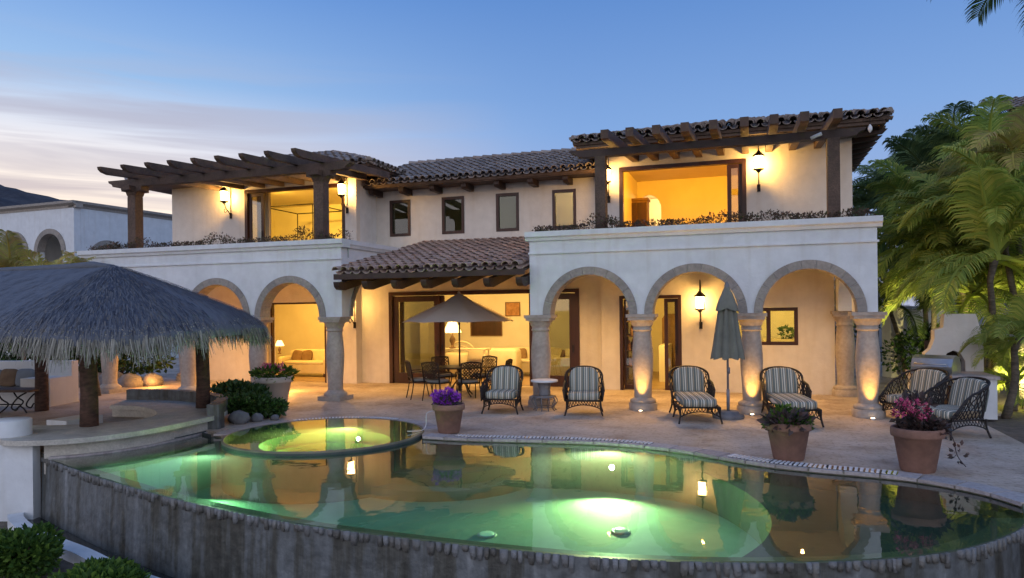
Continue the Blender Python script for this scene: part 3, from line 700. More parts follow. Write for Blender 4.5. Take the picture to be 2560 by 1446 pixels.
# coping stones round the water
def ribbon(mb, line, w0, w1, z0, z1, seg=.42, closed=False, gap=.012, side=1):
    L = [Vector((x, y, 0)) for x, y in line]; acc = 0; run = [L[0]]
    def flush(run):
        if len(run) < 2: return
        vs = []
        for i, p in enumerate(run):
            d = (run[min(i+1, len(run)-1)]-run[max(i-1, 0)]).normalized(); nrm = Vector((-d.y, d.x, 0))*side
            e = d*(gap if i == 0 else -gap if i == len(run)-1 else 0)
            for w_ in (w0, w1):
                for z in (z0, z1): vs.append(p+e+nrm*w_+Vector((0, 0, z)))
        fs = []
        for i in range(len(run)-1):
            o = i*4; fs += [(o+1, o+3, o+7, o+5), (o, o+1, o+5, o+4), (o+2, o+6, o+7, o+3)]
        k = (len(run)-1)*4; fs += [(0, 2, 3, 1), (k, k+1, k+3, k+2)]
        mb.add(vs, fs)
    for a, c in zip(L, L[1:]):
        d = (c-a).length; s = 0
        while acc + (d-s) >= seg:
            t = seg-acc; s += t; p = a+(c-a)*(s/d); run.append(p); flush(run); run = [p]; acc = 0
        acc += d-s; run.append(c)
    flush(run)
b = MB(); ribbon(b, far_s, -.02, .30, -.03, .012, side=-1); tag(b.build('pool_coping', 'coping_stone'), kind='structure')
sb = [(SC[0]+(SR+.03)*math.cos(R(a)), SC[1]+(SR+.03)*math.sin(R(a))) for a in range(8, 184, 4)]
b = MB(); ribbon(b, sb, -.01, .26, -.02, .014, side=-1, seg=.36); tag(b.build('spa_coping', 'coping_stone'), kind='structure')
# slatted overflow drain beside the coping
def drain(line, off, w, label):
    o = thing('drain_grate', label, 'drain grate')
    b = MB(); ribbon(b, line, off-.01, off+w+.01, .0125, .0155, seg=3, gap=0, side=-1); b.build('gap_shade_strip', 'black_water', o)  # flat strip coloured black for the shade between the slats
    b = MB(); ribbon(b, line, off, off+w, .0156, .026, seg=.062, gap=.014, side=-1); b.build('slats', 'white_plastic', o); return o
drain(far_s[13:29], .05, .20, 'white slatted overflow grate in the stone edge before the two right hand flower pots')
drain(far_s[35:50], .12, .14, 'narrow slatted overflow grate along the pool edge in front of the armchairs')
drain(sb[12:30], .05, .10, 'short curved slatted grate behind the round spa')

# pool shell
def offset_in(line, d):
    L = [V2(p) for p in line]; o = []; k = len(L)
    for i, p in enumerate(L):
        t = (L[min(i+1, k-1)]-L[max(i-1, 0)]).normalized(); o.append(p+Vector((-t.y, t.x, 0))*d)
    return [(p.x, p.y) for p in o]
ZW, ZF = -.045, -.78
lipin = offset_in(near_s, .30)
pool = thing('pool', 'curved infinity pool with glowing green water and a wet streaked overflow wall', 'pool', (0, 0, 0))
b = MB()     # the submerged lip and the inner faces
for i in range(len(near_s)-1):
    a, c, d, e = near_s[i], near_s[i+1], lipin[i+1], lipin[i]
    b.add([(*a, ZW-.02), (*c, ZW-.02), (*d, ZW-.07), (*e, ZW-.07)], [(0, 1, 2, 3)])
    b.add([(*e, ZW-.07), (*d, ZW-.07), (*d, ZF), (*e, ZF)], [(0, 1, 2, 3)])
b.build('pool_lip', 'pool_lip', pool)
b = MB()
rest = [near_s[-1]] + far_s
for a, c in zip(rest, rest[1:]):
    b.add([(*a, .0), (*c, .0), (*c, ZF), (*a, ZF)], [(0, 1, 2, 3)])
b.build('pool_wall', 'pool_plaster', pool)
b = MB(); rest = LEFTE + [near_s[0]]
for a, c in zip(rest, rest[1:]):
    b.add([(*a, .0), (*c, .0), (*c, ZF), (*a, ZF)], [(0, 1, 2, 3)])
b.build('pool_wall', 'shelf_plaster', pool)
b = MB(); fl = lipin + far_s + spa_front + LEFTE; b.add([(x, y, ZF) for x, y in fl], [tuple(range(len(fl)))]); b.build('pool_floor', 'pool_plaster', pool)
# dark shallow shelf at the right end
bd = [(2.62, 10.83), (2.92, 9.9), (3.02, 9.0), (2.92, 8.2), (2.62, 7.5), (2.2, 6.95), (1.8, 6.58)]
bds = [(p.x, p.y) for p in smooth_line(bd, 5)]
shelf = bds + lipin[-22:] + far_s[:-26]
k0 = min(range(len(lipin)), key=lambda i: (lipin[i][0]-1.8)**2+(lipin[i][1]-6.58)**2)
k1 = min(range(len(far_s)), key=lambda i: (far_s[i][0]-2.62)**2+(far_s[i][1]-10.83)**2)
shelf = bds + lipin[k0+1:] + far_s[:k1]
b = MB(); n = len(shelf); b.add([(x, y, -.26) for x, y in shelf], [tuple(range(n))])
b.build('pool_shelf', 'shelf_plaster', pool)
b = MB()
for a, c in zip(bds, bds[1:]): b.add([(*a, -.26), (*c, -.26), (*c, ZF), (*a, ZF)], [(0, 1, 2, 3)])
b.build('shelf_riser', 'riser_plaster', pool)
# steps below the far edge, between the spa and the armchairs
b = MB()
for k, (rr, zt) in enumerate(((.8, -.30), (1.2, -.45), (1.6, -.62))):
    cx, cy = -1.25, 12.45
    pl = [(cx+rr*math.cos(R(a)), cy+rr*.9*math.sin(R(a))) for a in range(-170, 1, 10)]
    b.prism(pl, 'z', ZF+.001, zt)
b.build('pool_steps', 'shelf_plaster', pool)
# stool ledge in front of the bar
led = smooth_line([(-6.25, 10.72), (-5.85, 11.05), (-5.4, 11.65), (-5.15, 12.3)], 6)
b = MB()
for p, q in zip(led, led[1:]):
    d = (q-p).normalized(); nn = Vector((-d.y, d.x, 0))*.09
    P = [p-nn, q-nn, q+nn, p+nn]; b.add([(v.x, v.y, ZF+.001) for v in P] + [(v.x, v.y, -.13) for v in P], [(0, 1, 5, 4), (1, 2, 6, 5), (2, 3, 7, 6), (3, 0, 4, 7), (4, 5, 6, 7)])
b.build('pool_ledge', 'pool_plaster', pool)
# overflow wall
b = MB()
wb = offset_in(near_s, -.05)
for i in range(len(near_s)-1):
    a, c, d, e = near_s[i], near_s[i+1], wb[i+1], wb[i]
    b.add([(*e, -1.34), (*d, -1.34), (*c, ZW-.02), (*a, ZW-.02)], [(0, 1, 2, 3)])

b.build('overflow_wall', 'wet_wall', pool)
b = MB(); rnd = random.Random(4); acc = 0
L = [Vector((x, y, 0)) for x, y in near_s]
tot = 0
for a, c in zip(L, L[1:]):
    d = (c-a).length; t = (c-a).normalized(); nn = Vector((t.y, -t.x, 0)); s = 0
    while s < d:
        fx_ = min(1, max(0, (a.x+7)/7)); w = rnd.uniform(.028, .05)+.045*fx_*rnd.random(); hgt = rnd.uniform(.05, .12)+.05*fx_*rnd.random()
        if rnd.random() < .88 and s+w < d+.03:
            p = a+t*s; th = rnd.uniform(.015, .035); sk = rnd.uniform(-.012, .012); z1 = ZW-.012
            q = [(0, z1), (w, z1), (w+sk, z1-hgt*.6), (w*.8+sk, z1-hgt), (w*.25+sk, z1-hgt*rnd.uniform(.85, 1)), (sk, z1-hgt*.6)]
            vs = [p+t*x+nn*(.0)+Vector((0, 0, z)) for x, z in q] + [p+t*(w/2+(x-w/2)*.85)+nn*(th+.05*(-z-.05)/1.3)+Vector((0, 0, z1+(z-z1)*.93)) for x, z in q]
            m_ = len(q); b.add(vs, [tuple(range(m_, 2*m_))] + [(i, (i+1) % m_, (i+1) % m_+m_, i+m_) for i in range(m_)], True)
        s += w+rnd.uniform(.004, .02)
tag(b.build('rim_stones', 'rim_stone', pool), kind='stuff')
# surface of the water
b = MB(); b.add([(x, y, ZW) for x, y in pool_out], [tuple(range(len(pool_out)))]); wtr = b.build('water', 'pool_water', pool)
# underwater lamps, then unseen fill lights for the green glow
def pool_lamp(x, y, z, nx, ny, r, label, E, colr):
    t = thing('pool_light', label, 'pool light', (x, y, z), group='underwater lamps')
    b = MB(); m_ = Matrix.Rotation(math.atan2(ny, nx), 4, 'Z') @ Matrix.Rotation(R(90), 4, 'Y')
    b.lathe([(r*1.25, -.02), (r*1.3, .01), (r, .03)], n=18); b.v = [tuple(m_ @ Vector(p)) for p in b.v]; b.build('lamp_ring', 'steel', t)
    b = MB(); b.lathe([(r*.95, .02), (r*.7, .035), (.001, .04)], n=18); b.v = [tuple(m_ @ Vector(p)) for p in b.v]; b.build('lamp_lens', 'pool_lamp', t)
    lb = light('lamp_bulb', 'SPOT', (nx*.12, ny*.12, 0), E, colr, .05, t, 135, None, 1.0); lb.rotation_euler = Vector((nx, ny, -.10)).to_track_quat('-Z', 'Y').to_euler()
pool_lamp(1.55, 11.38, -.36, -.25, -.97, .055, 'bright round lamp under the water at the far pool edge', 520, (.78, 1, .45))
light('added_pool_fill', 'SPOT', (-1.0, 11.9, -.40), 2300, (.46, 1, .55), .05, None, 150, (-2.2, 8.0, -.9), 1.0)  # added fill with no lamp there, spreads the green glow
light('added_pool_fill', 'SPOT', (-4.75, 11.35, -.35), 230, (.48, 1, .50), .05, None, 150, (-4.7, 9.0, -.9), 1.0)  # second added fill, for the left end of the pool
for x, y in (None,) if False else (): pass
def drain_cover(px, py, label):
    t = tag(None, None) if False else thing('floor_drain', label, 'pool drain', (px, py, ZF+.004), group='round covers on the pool floor')
    b = MB(); b.lathe([(.13, .0), (.13, .012), (.115, .018)], n=20); b.build('drain_ring', 'white_plastic', t)
    b = MB(); b.lathe([(.10, .015), (.09, .03), (.06, .038), (.001, .04)], n=20); b.build('drain_lid', 'drain_glow', t)
drain_cover(-3.55, 11.55, 'round white cover on the pool floor near the spa, leftmost of three')
drain_cover(-.36, 9.35, 'round white cover on the pool floor in front of the purple flower pot')
drain_cover(1.39, 9.43, 'round white cover on the pool floor below the bright lamp')

# ---- spa
spa = thing('spa', 'round raised spa with thin stone rim and yellow green lit water', 'hot tub', (*SC, 0))
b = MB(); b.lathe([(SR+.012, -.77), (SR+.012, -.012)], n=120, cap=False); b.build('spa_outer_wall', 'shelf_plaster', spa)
b = MB(); b.lathe([(SR+.012, -.011), (SR+.012, .010), (SR+.004, .018), (SR-.022, .018), (SR-.03, .010), (SR-.03, -.12), (1.12, -.14)], n=120, cap=False)
b.build('spa_rim', 'pool_lip', spa)
b = MB(); b.lathe([(1.12, -.14), (1.12, -.34), (.98, -.34), (.98, -.50), (.001, -.50)], n=72, smooth=False, cap=False)
b.build('spa_basin', 'pool_plaster', spa)
b = MB(); b.lathe([(SR-.031, .0135), (.001, .0135)], n=64, cap=False); b.build('spa_water', 'pool_water', spa)
pool_lamp(SC[0]+.40, SC[1]+.84, -.24, -.3, -.95, .05, 'small bright lamp under the water of the round spa', 480, (.85, 1, .22))

# ---- catch basin along the foot of the overflow wall
tro = offset_in(near_s, -.75); tri = offset_in(near_s, -.10)
b = MB(); cur = [(p.x, p.y) for p in smooth_line([(-7.50, 11.01), (-7.25, 10.68), (-6.6, 10.08), (-5.48, 9.28), (-4.7, 8.65), (-3.96, 8.15), (-2.9, 7.45), (-2.0, 6.95), (-1.1, 6.5), (0, 6.1)], 5)]
cu2 = offset_in(cur, -.20)
for i in range(len(cur)-1):
    a, c, d, e = cur[i], cur[i+1], cu2[i+1], cu2[i]
    b.add([(*a, -.86), (*c, -.86), (*d, -.86), (*e, -.86), (*a, -1.1), (*c, -1.1), (*d, -1.1), (*e, -1.1)], [(0, 3, 2, 1), (0, 1, 5, 4), (2, 3, 7, 6)])
tag(b.build('basin_kerb', 'stucco'), 'pale curved kerb of the dark catch basin below the overflow wall', 'kerb')
b = MB()
for i in range(len(near_s)-1):
    def outw(k):
        p = Vector((*near_s[k], 0)); q = min((Vector((x, y, 0)) for x, y in cur), key=lambda w_: (w_-p).length); return (q.x, q.y)
    if near_s[i+1][0] > -.2: break
    b.add([(*wb[i], -.975), (*wb[i+1], -.975), (*outw(i+1), -.975), (*outw(i), -.975)], [(0, 1, 2, 3)])
tag(b.build('basin_water', 'black_water'), kind='structure')

# ================================================================== SWIM-UP BAR
OUT = [(-8.2, 11.35), (-7.75, 10.95), (-7.3, 10.90), (-6.75, 11.05), (-6.25, 11.45), (-5.92, 12.0), (-5.66, 12.8), (-5.50, 13.55), (-5.75, 14.5), (-6.5, 15.35), (-7.5, 15.95), (-8.6, 16.15)]
INN = [(-8.3, 12.45), (-7.9, 12.42), (-7.5, 12.48), (-7.15, 12.62), (-6.9, 12.82), (-6.76, 13.05), (-6.70, 13.35), (-6.78, 13.7), (-7.0, 14.1), (-7.35, 14.5), (-7.8, 14.85), (-8.4, 15.0)]
outs = smooth_line(OUT, 5); inns = smooth_line(INN, 5)
bar = thing('bar_counter', 'curved swim-up bar counter of pale stone at the pool corner', 'bar counter', (0, 0, 0))
def loft(mb, A, B, z0, z1):
    for i in range(len(A)-1):
        a, c, d, e = A[i], A[i+1], B[i+1], B[i]
        mb.add([(a.x, a.y, z0), (c.x, c.y, z0), (d.x, d.y, z0), (e.x, e.y, z0), (a.x, a.y, z1), (c.x, c.y, z1), (d.x, d.y, z1), (e.x, e.y, z1)], [(0, 3, 2, 1), (4, 5, 6, 7), (0, 1, 5, 4), (2, 3, 7, 6)])
    for i in (0, len(A)-1):
        a, e = A[i], B[i]; mb.add([(a.x, a.y, z0), (e.x, e.y, z0), (e.x, e.y, z1), (a.x, a.y, z1)], [(0, 1, 2, 3)])
b = MB(); loft(b, outs, inns, .17, .25); b.build('counter_top', 'bar_stone', bar)
def inset(A, B, t): return [a+(c-a)*t for a, c in zip(A, B)]
b = MB(); loft(b, inset(outs, inns, .10)[11:], inset(outs, inns, .88)[11:], -.3, .169); b.build('counter_wall', 'bar_stone', bar)
b = MB(); loft(b, inset(outs, inns, .03)[12:35], inset(outs, inns, .099)[12:35], -.10, -.02); b.build('wet_ledge', 'coping_stone', bar)
b = MB(); loft(b, inset(outs, inns, .0)[35:], inset(outs, inns, .16)[35:], .251, .47); b.build('splashback', 'wet_wall', bar)
b = MB(); b.box(-5.66, -5.44, 13.3, 13.56, -.3, .46); b.build('end_pier', 'wet_wall', bar)
b = MB(); b.box(-8.9, -7.36, 11.02, 11.2, -1.1, .168); tag(b.build('garden_wall', 'stucco'), 'white plaster wall under the left end of the bar counter', 'wall')
b = MB(); b.lathe([(.30, .251), (.30, .49), (.285, .505), (.001, .51)], (-7.98, 11.42, 0), 28); tag(b.build('round_pier', 'stucco'), 'low round white pier on the left end of the bar counter', 'pier')
b = MB(); b.box(-.25, .25, -.4, .4, .002, .168); o = b.build('bar_cupboard', 'stucco'); o.location = (-8.45, 13.9, 0); o.rotation_euler = (0, 0, -TH); o.location.z = 0; tag(o, 'low white block at the inner end of the bar', 'cupboard')
t = MB(); t.tube(smooth_line([(-8.9, 13.0, .02), (-8.2, 13.2, .02), (-7.6, 13.35, .02), (-7.2, 13.5, .05)], 6), .018); tag(t.build('hose', 'iron'), 'dark hose lying on the floor inside the bar', 'hose')

# ---- palapa: thatched roof on trunk posts
pal = thing('palapa', 'dark thatched palm leaf roof on trunk posts over the bar', 'thatched shelter', (-7.55, 13.10, 0), -TH)
def pal_pt(t, s):
    """t angle round the eave, s 0 at the ridge .. 1 at the eave"""
    ct, st = math.cos(t), math.sin(t); e = .62
    ex = math.copysign(abs(ct)**e, ct)*2.85; ey = math.copysign(abs(st)**e, st)*2.15
    if ct < 0: ex = math.copysign(abs(ct)**e, ct)*2.4 - 4.2*min(1, -ct*2.2)
    rx = .38 if ct >= 0 else .38-4.3*min(1, -ct*2.2)
    x = rx+(ex-rx)*s; y = ey*s
    z = 3.02-1.05*s**1.12 + .05*math.sin(3*t+1)*s
    if s > .82: z -= (s-.82)**2*4.0
    return Vector((x, y, z))
b = MB(); nt_, ns_ = 96, 16
vs = [pal_pt(2*math.pi*i/nt_, j/ns_) for j in range(ns_+1) for i in range(nt_)]
vs += [pal_pt(2*math.pi*i/nt_, j/ns_)-Vector((0, 0, .12)) for j in (ns_, 0) for i in range(nt_)]
k = ns_+1
b.add(vs, [(j*nt_+i, j*nt_+(i+1) % nt_, (j+1)*nt_+(i+1) % nt_, (j+1)*nt_+i) for j in range(k) for i in range(nt_)], True)
th_o = b.build('thatch', 'thatch', pal)
rnd = random.Random(9)
b = MB()
def strand(mb, p, d, L, w, droop, sag):
    side = d.cross(Vector((0, 0, 1)));
    if side.length < 1e-3: side = Vector((1, 0, 0))
    side.normalize(); vs = []
    for k in range(4):
        t = k/3; q = p + d*L*t + Vector((0, 0, -droop*t*t*L)) + side*sag*t*t; ww = w*(1-.6*t)
        vs += [q-side*ww/2, q+side*ww/2]
    mb.add(vs, [(0, 1, 3, 2), (2, 3, 5, 4), (4, 5, 7, 6)])
for row in range(34):
    s = .03+row/34*.96
    per = int(110+230*s)
    for k in range(per):
        t = 2*math.pi*(k+rnd.random())/per
        p = pal_pt(t, s); q = pal_pt(t, min(1, s+.06)); d = (q-p).normalized()
        ct, st = math.cos(t), math.sin(t)
        strand(b, p+Vector((0, 0, .010+rnd.random()*.03)), (d+Vector((rnd.uniform(-.12, .12), rnd.uniform(-.12, .12), .07))).normalized(), rnd.uniform(.10, .22), rnd.uniform(.008, .024), .18, rnd.uniform(-.03, .03))
b.build('thatch_strands', 'thatch', th_o)
b = MB()
for k in range(7000):
    t = 2*math.pi*rnd.random(); s = rnd.uniform(.93, 1.0); p = pal_pt(t, s); c0 = pal_pt(t, .8); d = (p-c0); d.z = 0; d.normalize()
    clump = .5+.5*math.sin(t*23+math.sin(t*7)*3)
    strand(b, p+Vector((0, 0, .01-.03*rnd.random())), (d*rnd.uniform(.12, .5)+Vector((rnd.uniform(-.2, .2), rnd.uniform(-.2, .2), -1))).normalized(), rnd.uniform(.14, .32)+.22*clump*rnd.random(), rnd.uniform(.008, .024), .1, rnd.uniform(-.05, .05))
b.build('fringe', 'fringe', pal)
b = MB(); ln = [Vector((.42, 0, 2.99)), Vector((-.1, 0, 3.03)), Vector((-.7, 0, 3.01)), Vector((-2.5, 0, 3.0)), Vector((-4, 0, 3.0))]; b.tube(ln, [.05, .09, .08, .07, .07], 8); b.build('ridge', 'thatch', pal)
for (x, y, z0, r) in ((-7.23, 12.28, .251, .135), (-6.24, 14.5, .251, .13), (-10.6, 16.2, .0, .13),):
    b = MB(); loc = (Matrix.Rotation(TH, 3, 'Z') @ Vector((x+7.55, y-13.10, 0)))
    b.tube([(loc.x, loc.y, z0), (loc.x+.01, loc.y, .8), (loc.x-.01, loc.y, 1.5), (loc.x, loc.y, 2.5)], [r*1.08, r, r*.97, r*.92], 14); b.build('trunk_post', 'bark', pal)
b = MB()
for a in range(0, 360, 30):
    p = pal_pt(R(a), .15); q = pal_pt(R(a), .95); b.tube([p-Vector((0, 0, .2)), q-Vector((0, 0, .16))], .04, 6)
b.build('roof_poles', 'bark', pal)

# ---- built-in bench, cushions, iron table
bx = W(-12.9, -2.2)
bench = thing('garden_bench', 'white plaster built-in bench with a low arm at its right end', 'bench', (-11.1, 17.3, 0), -TH+.22)
b = MB(); b.box(-3.2, .28, .35, .58, .001, 1.02); b.build('bench_back', 'stucco_warm', bench)
b = MB(); b.box(-.45, .30, -.40, .349, .001, .66); b.build('bench_arm', 'stucco_warm', bench)
b = MB(); b.box(-3.2, -.451, -.30, .349, .001, .40); b.build('bench_seat', 'stucco_warm', bench)
for k, (x, mt, lb) in enumerate(((-.80, 'grey_cushion', 'pale grey cushion next to the arm of the white bench'), (-1.22, 'brown_fabric', 'brown cushion on the white bench, second from its arm'), (-1.66, 'grey_cushion', 'grey cushion in the middle of the white bench'), (-2.08, 'brown_fabric', 'brown cushion at the left end of the visible bench'))):
    b = MB(); mm = Matrix.Rotation(R(-14), 4, 'X'); b.pad(-.23, .23, -.08, .08, -.22, .22, mm, .5); o = b.build('cushion', mt, loc=None)
    p = Matrix.Rotation(-TH+.22, 3, 'Z') @ Vector((x, .18, 0)); o.location = (p.x-11.1, p.y+17.3, .63); o.rotation_euler = (0, R(random.uniform(-8, 8)), -TH+.22); tag(o, lb, 'cushion', 'cushions on the white bench')
tb = thing('iron_table', 'long wooden table on scrolled black iron legs before the white bench', 'table', (-11.3, 16.1, 0), -TH+.25)
b = MB(); b.box(-2.2, .75, -.3, .3, .46, .51); b.build('table_top', 'pergola_wood', tb)
for yy in (-.22, .22):
    b = MB(); b.tube(smooth_line([(.62, yy, .45), (.45, yy, .36), (.30, yy, .2), (.28, yy, .1), (.38, yy, .06), (.45, yy, .15), (.55, yy, .1), (.62, yy, .001)], 4), .018); b.tube(smooth_line([(-.05, yy, .45), (.05, yy, .3), (.2, yy, .2), (.1, yy, .08), (-.02, yy, .001)], 4), .018); b.build('leg', 'iron', tb)
b = MB(); b.tube([(-2, 0, .16), (.3, 0, .16)], .015); b.build('stretcher', 'iron', tb)

# rock bank and hedge behind the palapa
def foliage(mb, c, r, n, size, rnd, flat=.0, shell=.55):
    c = Vector(c)
    for _ in range(n):
        d = Vector((rnd.gauss(0, 1), rnd.gauss(0, 1), rnd.gauss(0, 1))).normalized(); q = rnd.uniform(shell, 1)**.6
        p = c+Vector((d.x*r[0]*q, d.y*r[1]*q, d.z*r[2]*q))
        if p.z < c.z-r[2]*.95: continue
        a = (d+Vector((rnd.uniform(-.8, .8), rnd.uniform(-.8, .8), rnd.uniform(-.3, .9)))).normalized()
        s = a.cross(Vector((rnd.uniform(-1, 1), rnd.uniform(-1, 1), rnd.uniform(-1, 1)))).normalized()
        L = size*rnd.uniform(.6, 1.3); w = L*.34; nn = a.cross(s)*L*.12
        mb.add([p, p+a*L*.5+s*w/1.2+nn, p+a*L, p+a*L*.5-s*w/1.2+nn], [(0, 1, 2, 3)])
def bush(name, c, r, n, size, mat, label, seed, cat='shrub', group=None, lobes=7):
    rnd = random.Random(seed); t = thing(name, label, cat, (c[0], c[1], c[2]), group=group)
    b = MB()
    for k in range(lobes):
        a = 2*math.pi*k/lobes+rnd.random(); q = rnd.uniform(.25, .6); s = rnd.uniform(.5, .72)
        foliage(b, (r[0]*q*math.cos(a), r[1]*q*math.sin(a), r[2]*(1+rnd.uniform(-.25, .35))), (r[0]*s, r[1]*s, r[2]*s*.9), n//lobes, size, rnd)
    b.build('foliage', mat, t)
    b = MB()
    for k in range(5):
        a = rnd.random()*6.28; b.tube([(0, 0, 0), (r[0]*.3*math.cos(a), r[1]*.3*math.sin(a), r[2]*.6), (r[0]*.6*math.cos(a), r[1]*.6*math.sin(a), r[2]*1.2)], [.03, .02, .008], 5)
    b.build('stem', 'bark', t)
    return t
rnd = random.Random(5)
for k in range(9):
    b = MB(); x, y = -15.2+k*.55, 21.5+rnd.uniform(-.3, .3)
    b.blob((0, 0, .0), (rnd.uniform(.3, .45), .35, rnd.uniform(.25, .42)), 9, 6, .12)
    o = b.build('boulder', 'rock'); o.location = (x, y, .12); tag(o, ['pale boulder in the low bank left behind the bar', 'grey boulder low under the dark hedge behind the bar'][k % 2], 'boulder', ['pale boulders in the bank', 'grey boulders in the bank'][k % 2])
lbl = ['dark hedge bush behind the white bench', 'dark bush left of the thick trunk post', 'dark bush in shade beyond the bar, above the boulders', 'dark bush farthest right behind the bar boulders']
for k, (x, y, h) in enumerate(((-17.6, 22.5, 1.6), (-15.8, 22.3, 1.45), (-13.9, 22.6, 1.3), (-12.2, 22.4, 1.2))):
    bush('hedge_bush', (x, y, .0), (1.6, .7, h*.62), 1600, .16, 'leaf_dark', lbl[k], 40+k, 'bush')

# ================================================================== LANTERNS AND LIGHTS
def make_lantern(loc, label, E=55, big=1.0):
    t = thing('wall_lantern', label, 'lantern', loc, -TH, 'wrought iron wall lanterns'); t.scale = (big,)*3
    b = MB()
    b.tube(smooth_line([(0, -.02, -.52), (0, -.10, -.42), (0, -.20, -.34), (0, -.24, -.26), (0, -.28, -.17)], 5), .014, 6)
    b.tube(smooth_line([(0, -.16, -.40), (0, -.24, -.46), (0, -.28, -.38), (0, -.22, -.36)], 5), .009, 5)
    b.tube(smooth_line([(0, -.02, -.50), (0, -.015, .2), (0, -.06, .44), (0, -.20, .50), (0, -.28, .40), (0, -.28, .30)], 6), .010, 6)
    b.box(-.035, .035, -.02, .0, -.60, -.44); b.build('bracket', 'iron', t)
    b = MB(); n = 6
    for k in range(n):
        a = 2*math.pi*(k+.5)/n; x, y = .115*math.cos(a), .115*math.sin(a)-.28
        b.tube([(x*.86, (y+.28)*.86-.28, -.14), (x, y, .14)], .005, 4)
    b.lathe([(.11, -.165), (.115, -.145), (.095, -.135)], (0, -.28, 0), 6, False); b.lathe([(.02, -.23), (.05, -.19), (.105, -.165)], (0, -.28, 0), 6, False)
    b.lathe([(.12, .125), (.13, .145), (.12, .155)], (0, -.28, 0), 6, False); b.build('cage', 'iron', t)
    b = MB(); b.lathe([(.122, .15), (.09, .18), (.05, .22), (.022, .25), (.010, .27), (.018, .29), (.004, .32)], (0, -.28, 0), 6, False); b.build('lantern_cap', 'iron', t)
    b = MB(); b.lathe([(.086, -.134), (.106, .124)], (0, -.28, 0), 6, False, cap=True); o = b.build('glass', 'lantern_glow', t)
    o.visible_shadow = True
    for dx, dy in ((0, .02),):
        light('bulb', 'POINT', (0, -.28+.0, 0), E, WARM, .05, t)
    return t
# the bulb sits inside the lit glass: the glass itself must let its light out
mm, tt, bb = newmat('lantern_glass'); tt.nodes.remove(bb)
tr = N(tt, 'ShaderNodeBsdfTransparent'); em = N(tt, 'ShaderNodeEmission'); em.inputs[0].default_value = (1, .62, .24, 1); em.inputs[1].default_value = 6.5
ad = N(tt, 'ShaderNodeAddShader'); lk(tt, tr.outputs[0], ad.inputs[0]); lk(tt, em.outputs[0], ad.inputs[1]); lk(tt, ad.outputs[0], tt.nodes['Material Output'].inputs[0])
M['lantern_glow'] = mm
LAN = [(2.41, 3.38, 5.66, 'iron wall lantern right of the wide upper bedroom opening', 60), (-1.33, 3.38, 5.60, 'iron wall lantern beside the dark post at the left end of the upper right terrace', 45),
       (-13.38, 3.38, 5.80, 'iron wall lantern left of the upper left glass doors', 55), (-9.19, 3.38, 5.74, 'iron wall lantern between the upper left doors and the middle roof', 55),
       (.985, 3.38, 2.27, 'iron wall lantern glowing inside the middle arch of the right arcade', 30), (-8.98, 3.38, 2.32, 'iron wall lantern mostly hidden behind the stone column left of the dining doors', 30)]
for u, v, z, lb, E in LAN: make_lantern(W(u, v, z), lb, E, 1.12)
WR = (1, .46, .085)
def vl(name, u, v, z, E, c=WR, size=.25): light(name, 'POINT', W(u, v, z), E, c, size)
def cl(name, u, v, z, E, c, room_v=3.0):
    # ceiling lamps just inside the lintels
    light(name, 'SPOT', W(u, v, z), E*1.6, c, .12, None, 165, W(u, v+room_v, z-2.2), 1.0)
cl('bedroom_lamp', .0, 4.1, 6.05, 230, (1, .42, .022)); cl('bedroom_lamp', 2.6, 4.1, 6.05, 210, (1, .42, .022)); vl('passage_lamp', -.5, 9.0, 5.8, 150, (1, .62, .25), .1)
cl('bedroom_lamp', -10.2, 4.1, 6.05, 340, (1, .58, .07)); cl('bedroom_lamp', -12.6, 4.2, 6.05, 220, (1, .58, .07))
cl('living_lamp', -3.2, 4.4, 2.86, 230, (1, .62, .19)); cl('living_lamp', -5.4, 4.4, 2.86, 230, (1, .62, .19)); cl('living_lamp', -7.5, 4.4, 2.86, 130, (1, .60, .16))
cl('sitting_lamp', -10.6, 4.1, 2.86, 250, (1, .55, .10)); cl('sitting_lamp', -12.6, 4.1, 2.86, 150, (1, .55, .10)); cl('hall_lamp', -.3, 4.1, 2.86, 270, (1, .60, .12)); cl('kitchen_lamp', 2.7, 4.0, 2.7, 170, (1, .66, .16))
vl('landing_lamp', -2.4, 5.9, 5.8, 60, (1, .66, .28), .1)
b = MB(); b.box(-3.75, -3.65, 4.83, 6.79, 3.91, 6.14); part(b, 'added_light_blocker', 'room_plaster')  # unseen wall added to keep the warm landing light off three windows
vl('landing_lamp', -5.5, 5.9, 5.2, 4, (.8, .9, .6), .2)
